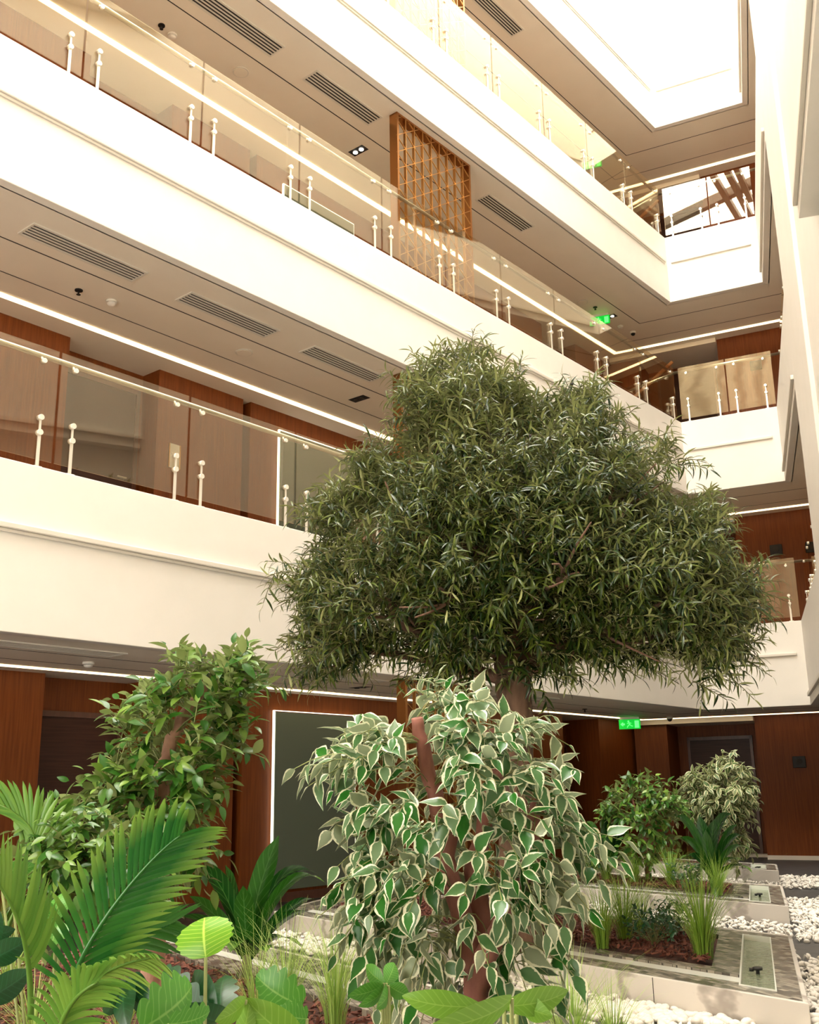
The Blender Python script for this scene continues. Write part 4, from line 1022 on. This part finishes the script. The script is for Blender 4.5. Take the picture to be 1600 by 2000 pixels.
dracaena(bs, [(1315, 1598, 1350, 1610, 0, 1), (1318, 1640, 1355, 1645, -.2, 1), (1365, 1592, 1378, 1640, 0, 1.3), (1430, 1590, 1400, 1615, .1, 1.6), (1395, 1600, 1390, 1650, -.2, 1.5), (1455, 1635, 1425, 1640, 0, 1.1), (1465, 1660, 1430, 1655, -.1, 1), (1440, 1610, 1415, 1640, .1, 1), (1470, 1705, 1440, 1690, -.3, 1), (1325, 1680, 1360, 1670, -.3, 1), (1345, 1700, 1370, 1690, -.4, .9), (1400, 1760, 1395, 1720, -.5, 1), (1450, 1680, 1420, 1680, -.3, 1.1), (1378, 1620, 1385, 1670, -.3, 1.3)], .045, 'larger dark dracaena at the right end of the second planter', Dq)

# ---- palms
def frond(root, lmat, ctrl, dist_list, Lmax, nleaf, hw, side_hint, lean=.55, droop=.25, t0=.06, t1=1.0, both=(1, -1), ang=.75, prof=None, rr=.007):
    P = np.array([W(x, y, d) for (x, y), d in zip(ctrl, dist_list)]); t = np.linspace(0, 1, len(P)); deg = min(3, len(P) - 1)
    Cc = [np.polyfit(t, P[:, a], deg) for a in range(3)]; f = lambda s_: np.array([np.polyval(c, s_) for c in Cc])
    ts = np.linspace(0, 1, 18); C_ = [f(s_) for s_ in ts]; racc = MB(); racc.tube(C_, list(np.linspace(rr, rr * .25, 18)), 6); st = racc.build('frond_stalk', lmat, root, True); acc = Acc()
    for j in range(nleaf):
        s_ = t0 + (t1 - t0) * (j + .5) / nleaf; p = f(s_); tg = norm(f(min(1, s_ + .02)) - f(max(0, s_ - .02)))
        sd = norm(np.array(side_hint) - tg * (np.array(side_hint) @ tg)); up = np.cross(tg, sd)
        Lf = Lmax * (prof(s_) if prof else (.45 + .55 * math.sin(math.pi * min(1, .15 + s_ * .75))))
        a = ang * (1 - .55 * s_)
        for sg in both:
            d = norm(tg * math.cos(a) + sd * sg * math.sin(a) + up * .12 + rng.normal(size=3) * .03)
            q = [p, p + d * Lf * .5, p + d * Lf + np.array([0, 0, -droop * Lf])]
            acc.add(*ribbon([q[0], q[1], q[2]], hw * (.8 + .2 * math.sin(math.pi * s_)), np.cross(d, up) * -1 if False else norm(np.cross(up, d)), .35, 3, 6, prof=lambda v: .35 + .65 * math.sin(math.pi * min(1, v * .9 + .1)) if v < .9 else max(.03, (1 - v) * 3.3)))
    acc.build('leaflets', lmat, st)
cd = -F_   # towards the lens side
PD = 2.3
pb = on(150, 2090, PT) if False else W(165, 2080, 2.5); pb[2] = PT + .01
palm = thing('palm', 'large areca-like palm with a big deep green feathery frond in the lower left', 'plant', pb)
frond(palm, 'palm_leaf', [(140, 1990), (150, 1900), (205, 1790), (290, 1690), (352, 1632)], [2.4, 2.32, 2.28, 2.25, 2.2], .165, 25, .0068, RX * .9 + UP * -.35 + F_ * .25, droop=.10, t0=.14, ang=1.0)
frond(palm, 'palm_leaf', [(140, 2000), (150, 1910), (215, 1860), (300, 1815), (340, 1800)], [2.4, 2.42, 2.45, 2.5, 2.55], .13, 18, .0055, UP * .8 + RX * .2, droop=.1, t0=.35)
frond(palm, 'lime_palm_leaf', [(140, 2010), (150, 1950), (190, 1905), (255, 1880), (300, 1870)], [2.4, 2.3, 2.22, 2.15, 2.1], .10, 15, .0085, UP * .7 + F_ * -.5, droop=.25, t0=.25, ang=.95)
frond(palm, 'lime_palm_leaf', [(60, 1990), (57, 1900), (45, 1830), (18, 1760), (-25, 1700)], [2.3, 2.28, 2.25, 2.22, 2.2], .095, 20, .0055, RX * .7 + F_ * .3, droop=-.45, t0=.25, ang=.8, both=(1,))
frond(palm, 'lime_palm_leaf', [(105, 2100), (115, 2020), (130, 1980), (160, 1935), (190, 1920)], [2.1, 2.08, 2.05, 2.0, 1.98], .10, 16, .006, RX * .8 - UP * .3, droop=.2, t0=.1, ang=.95)
mb = MB(); mb.tube([pb, pb + np.array([0, 0, .08]), W(140, 1990, 2.4)], [.02, .018, .010], 8); mb.build('stem', 'twig', palm, True)
localize(palm)
pb2 = W(-60, 2050, 3.4); pb2[2] = PT + .01
palm2 = thing('palm', 'yellow-green palm frond at the left edge, above the low ficus', 'plant', pb2)
frond(palm2, 'lime_palm_leaf', [(-60, 2000), (-20, 1850), (60, 1720), (60, 1640), (-10, 1565)], [3.4, 3.3, 3.2, 3.2, 3.2], .17, 22, .008, RX * .9 + UP * .4, droop=.12, t0=.5, ang=.9)
frond(palm2, 'lime_palm_leaf', [(-60, 2000), (0, 1850), (60, 1700), (85, 1640), (105, 1585)], [3.4, 3.3, 3.3, 3.3, 3.3], .12, 16, .007, RX * .9, droop=.1, t0=.62, ang=.9)
localize(palm2)

# ---- broad leaves
def broad(name, label, leaves_, base, mat, stemr=.004, cat='plant'):
    """leaves_: (base px, base py, tip px, tip py, half width px, dist, kind, tilt)"""
    t = thing(name, label, cat, base); a = Acc(); st = MB()
    for x0, y0, x1, y1, hwpx, d, kind, tilt in leaves_:
        p0 = W(x0, y0, d); p1 = W(x1, y1, d + tilt); Lh = hwpx * d / FPX
        ax = norm(p1 - p0); sd = norm(np.cross(F_, ax)); 
        mid = (p0 + p1) / 2 + np.cross(ax, sd) * -.12 * np.linalg.norm(p1 - p0)
        if kind == 'round': pr = lambda v: (max(0, 1 - (2 * v - 1) ** 2) ** .42) * (1 + .05 * math.sin(40 * v)) if 0 < v < 1 else .12
        elif kind == 'lobed': pr = lambda v: max(.03, (math.sin(math.pi * min(1, v * .92 + .08)) ** .5) * (.70 + .34 * abs(math.sin(4.5 * math.pi * v + .4))))
        else: pr = lambda v: max(.015, math.sin(math.pi * min(1, v * .95 + .05)) ** .75)
        a = Acc(); a.add(*ribbon([p0, mid, p1], Lh, sd, .18 if kind != 'round' else .1, 9, 36, prof=pr)); a.build('leaf_blade', mat, t)
        st = MB(); b0 = np.array(base); st.tube([b0, b0 + (p0 - b0) * .5 + np.array([0, 0, .05]), p0], [stemr * 1.3, stemr, stemr * .8], 6); st.build('stem', 'twig' if mat != 'deep_leaf' else 'deep_leaf', t, True)
    localize(t)
    return t
def gbase(x, d):
    p = W(x, 2000, d); p[2] = PT + .01; return p
broad('round_leaf_plant', 'single bright lime round ribbed leaf on a thin upright stem', [(402, 1870, 400, 1792, 53, 2.3, 'round', .05)], gbase(410, 2.35), 'bright_leaf', .0045)
broad('lobed_leaf_plant', 'green lobed leaves low in front of the mulch, right of the palm', [(275, 2010, 375, 1925, 60, 1.9, 'lobed', .1), (330, 2000, 410, 1975, 30, 1.85, 'lobed', .05)], gbase(300, 1.95), 'lobed_leaf')
broad('fan_leaf_plant', 'deep green pleated leaves drooping under the big palm frond', [(245, 1915, 205, 1985, 24, 2.25, 'plain', -.05), (250, 1915, 250, 2010, 24, 2.25, 'plain', -.1), (255, 1915, 305, 1975, 26, 2.25, 'plain', -.08), (250, 1915, 290, 1925, 20, 2.28, 'plain', -.02)], gbase(250, 2.4), 'deep_leaf')
broad('fan_leaf_plant', 'dark pleated leaves under the lime round leaf', [(400, 1985, 320, 1890, 36, 2.5, 'lobed', .1), (420, 1985, 380, 1895, 30, 2.5, 'plain', .1), (430, 1985, 440, 1905, 32, 2.5, 'lobed', .1), (440, 1990, 360, 1960, 30, 2.4, 'plain', -.1)], gbase(420, 2.5), 'deep_leaf')
broad('ribbed_leaf_plant', 'mid green ribbed fan leaf beside the fine grass, left of the ficus', [(590, 1965, 500, 1905, 44, 2.5, 'lobed', .05), (600, 1990, 540, 1975, 30, 2.4, 'lobed', 0)], gbase(590, 2.5), 'lobed_leaf')
broad('lime_leaf_plant', 'large soft lime leaf arching close to the camera at the bottom', [(600, 2045, 480, 1950, 34, 1.5, 'plain', .0), (470, 2060, 490, 1950, 18, 1.5, 'plain', 0), (480, 1952, 420, 1995, 20, 1.5, 'plain', -.05)], gbase(520, 1.6), 'lime_broad_leaf')
broad('lime_leaf_plant', 'spreading yellow-green leaves at the bottom in front of the ficus stems', [(935, 1965, 785, 1945, 26, 1.8, 'plain', 0), (1000, 1950, 830, 2010, 26, 1.7, 'plain', -.1), (985, 1965, 1110, 1935, 26, 1.75, 'plain', .05), (1010, 1950, 1080, 1985, 24, 1.8, 'plain', -.05)], gbase(960, 1.8), 'lime_broad_leaf')
broad('green_leaf_shrub', 'small fresh green leafed plant left of the ficus base', [(745, 1925, 680, 1945, 16, 2.6, 'plain', -.05), (750, 1920, 715, 1885, 16, 2.6, 'plain', .05), (755, 1920, 770, 1880, 16, 2.6, 'plain', .05), (755, 1925, 735, 1970, 16, 2.6, 'plain', -.1), (760, 1925, 800, 1945, 16, 2.6, 'plain', 0), (750, 1925, 700, 1965, 14, 2.6, 'plain', -.1)], gbase(765, 2.7), 'lobed_leaf')
broad('rubber_leaf_plant', 'dark smooth leaves at the left edge behind the pale palm fronds', [(-30, 1880, 55, 1835, 22, 2.7, 'plain', 0), (-40, 1960, 60, 1895, 24, 2.6, 'plain', .05), (-20, 1760, -5, 1850, 20, 2.8, 'plain', 0), (-30, 1830, 30, 1815, 14, 2.9, 'plain', 0)], gbase(-30, 2.7), 'deep_leaf')
broad('green_leaf_shrub', 'light green rounded leaves behind the stalk of the big palm frond', [(110, 1790, 62, 1770, 20, 2.9, 'plain', 0), (112, 1795, 120, 1745, 22, 2.9, 'plain', .05), (110, 1800, 75, 1830, 22, 2.9, 'plain', -.05), (118, 1800, 100, 1850, 22, 2.9, 'plain', -.05), (20, 1700, 70, 1690, 12, 3.0, 'plain', 0), (0, 1705, 55, 1690, 14, 3.0, 'plain', 0)], gbase(110, 2.95), 'lobed_leaf')
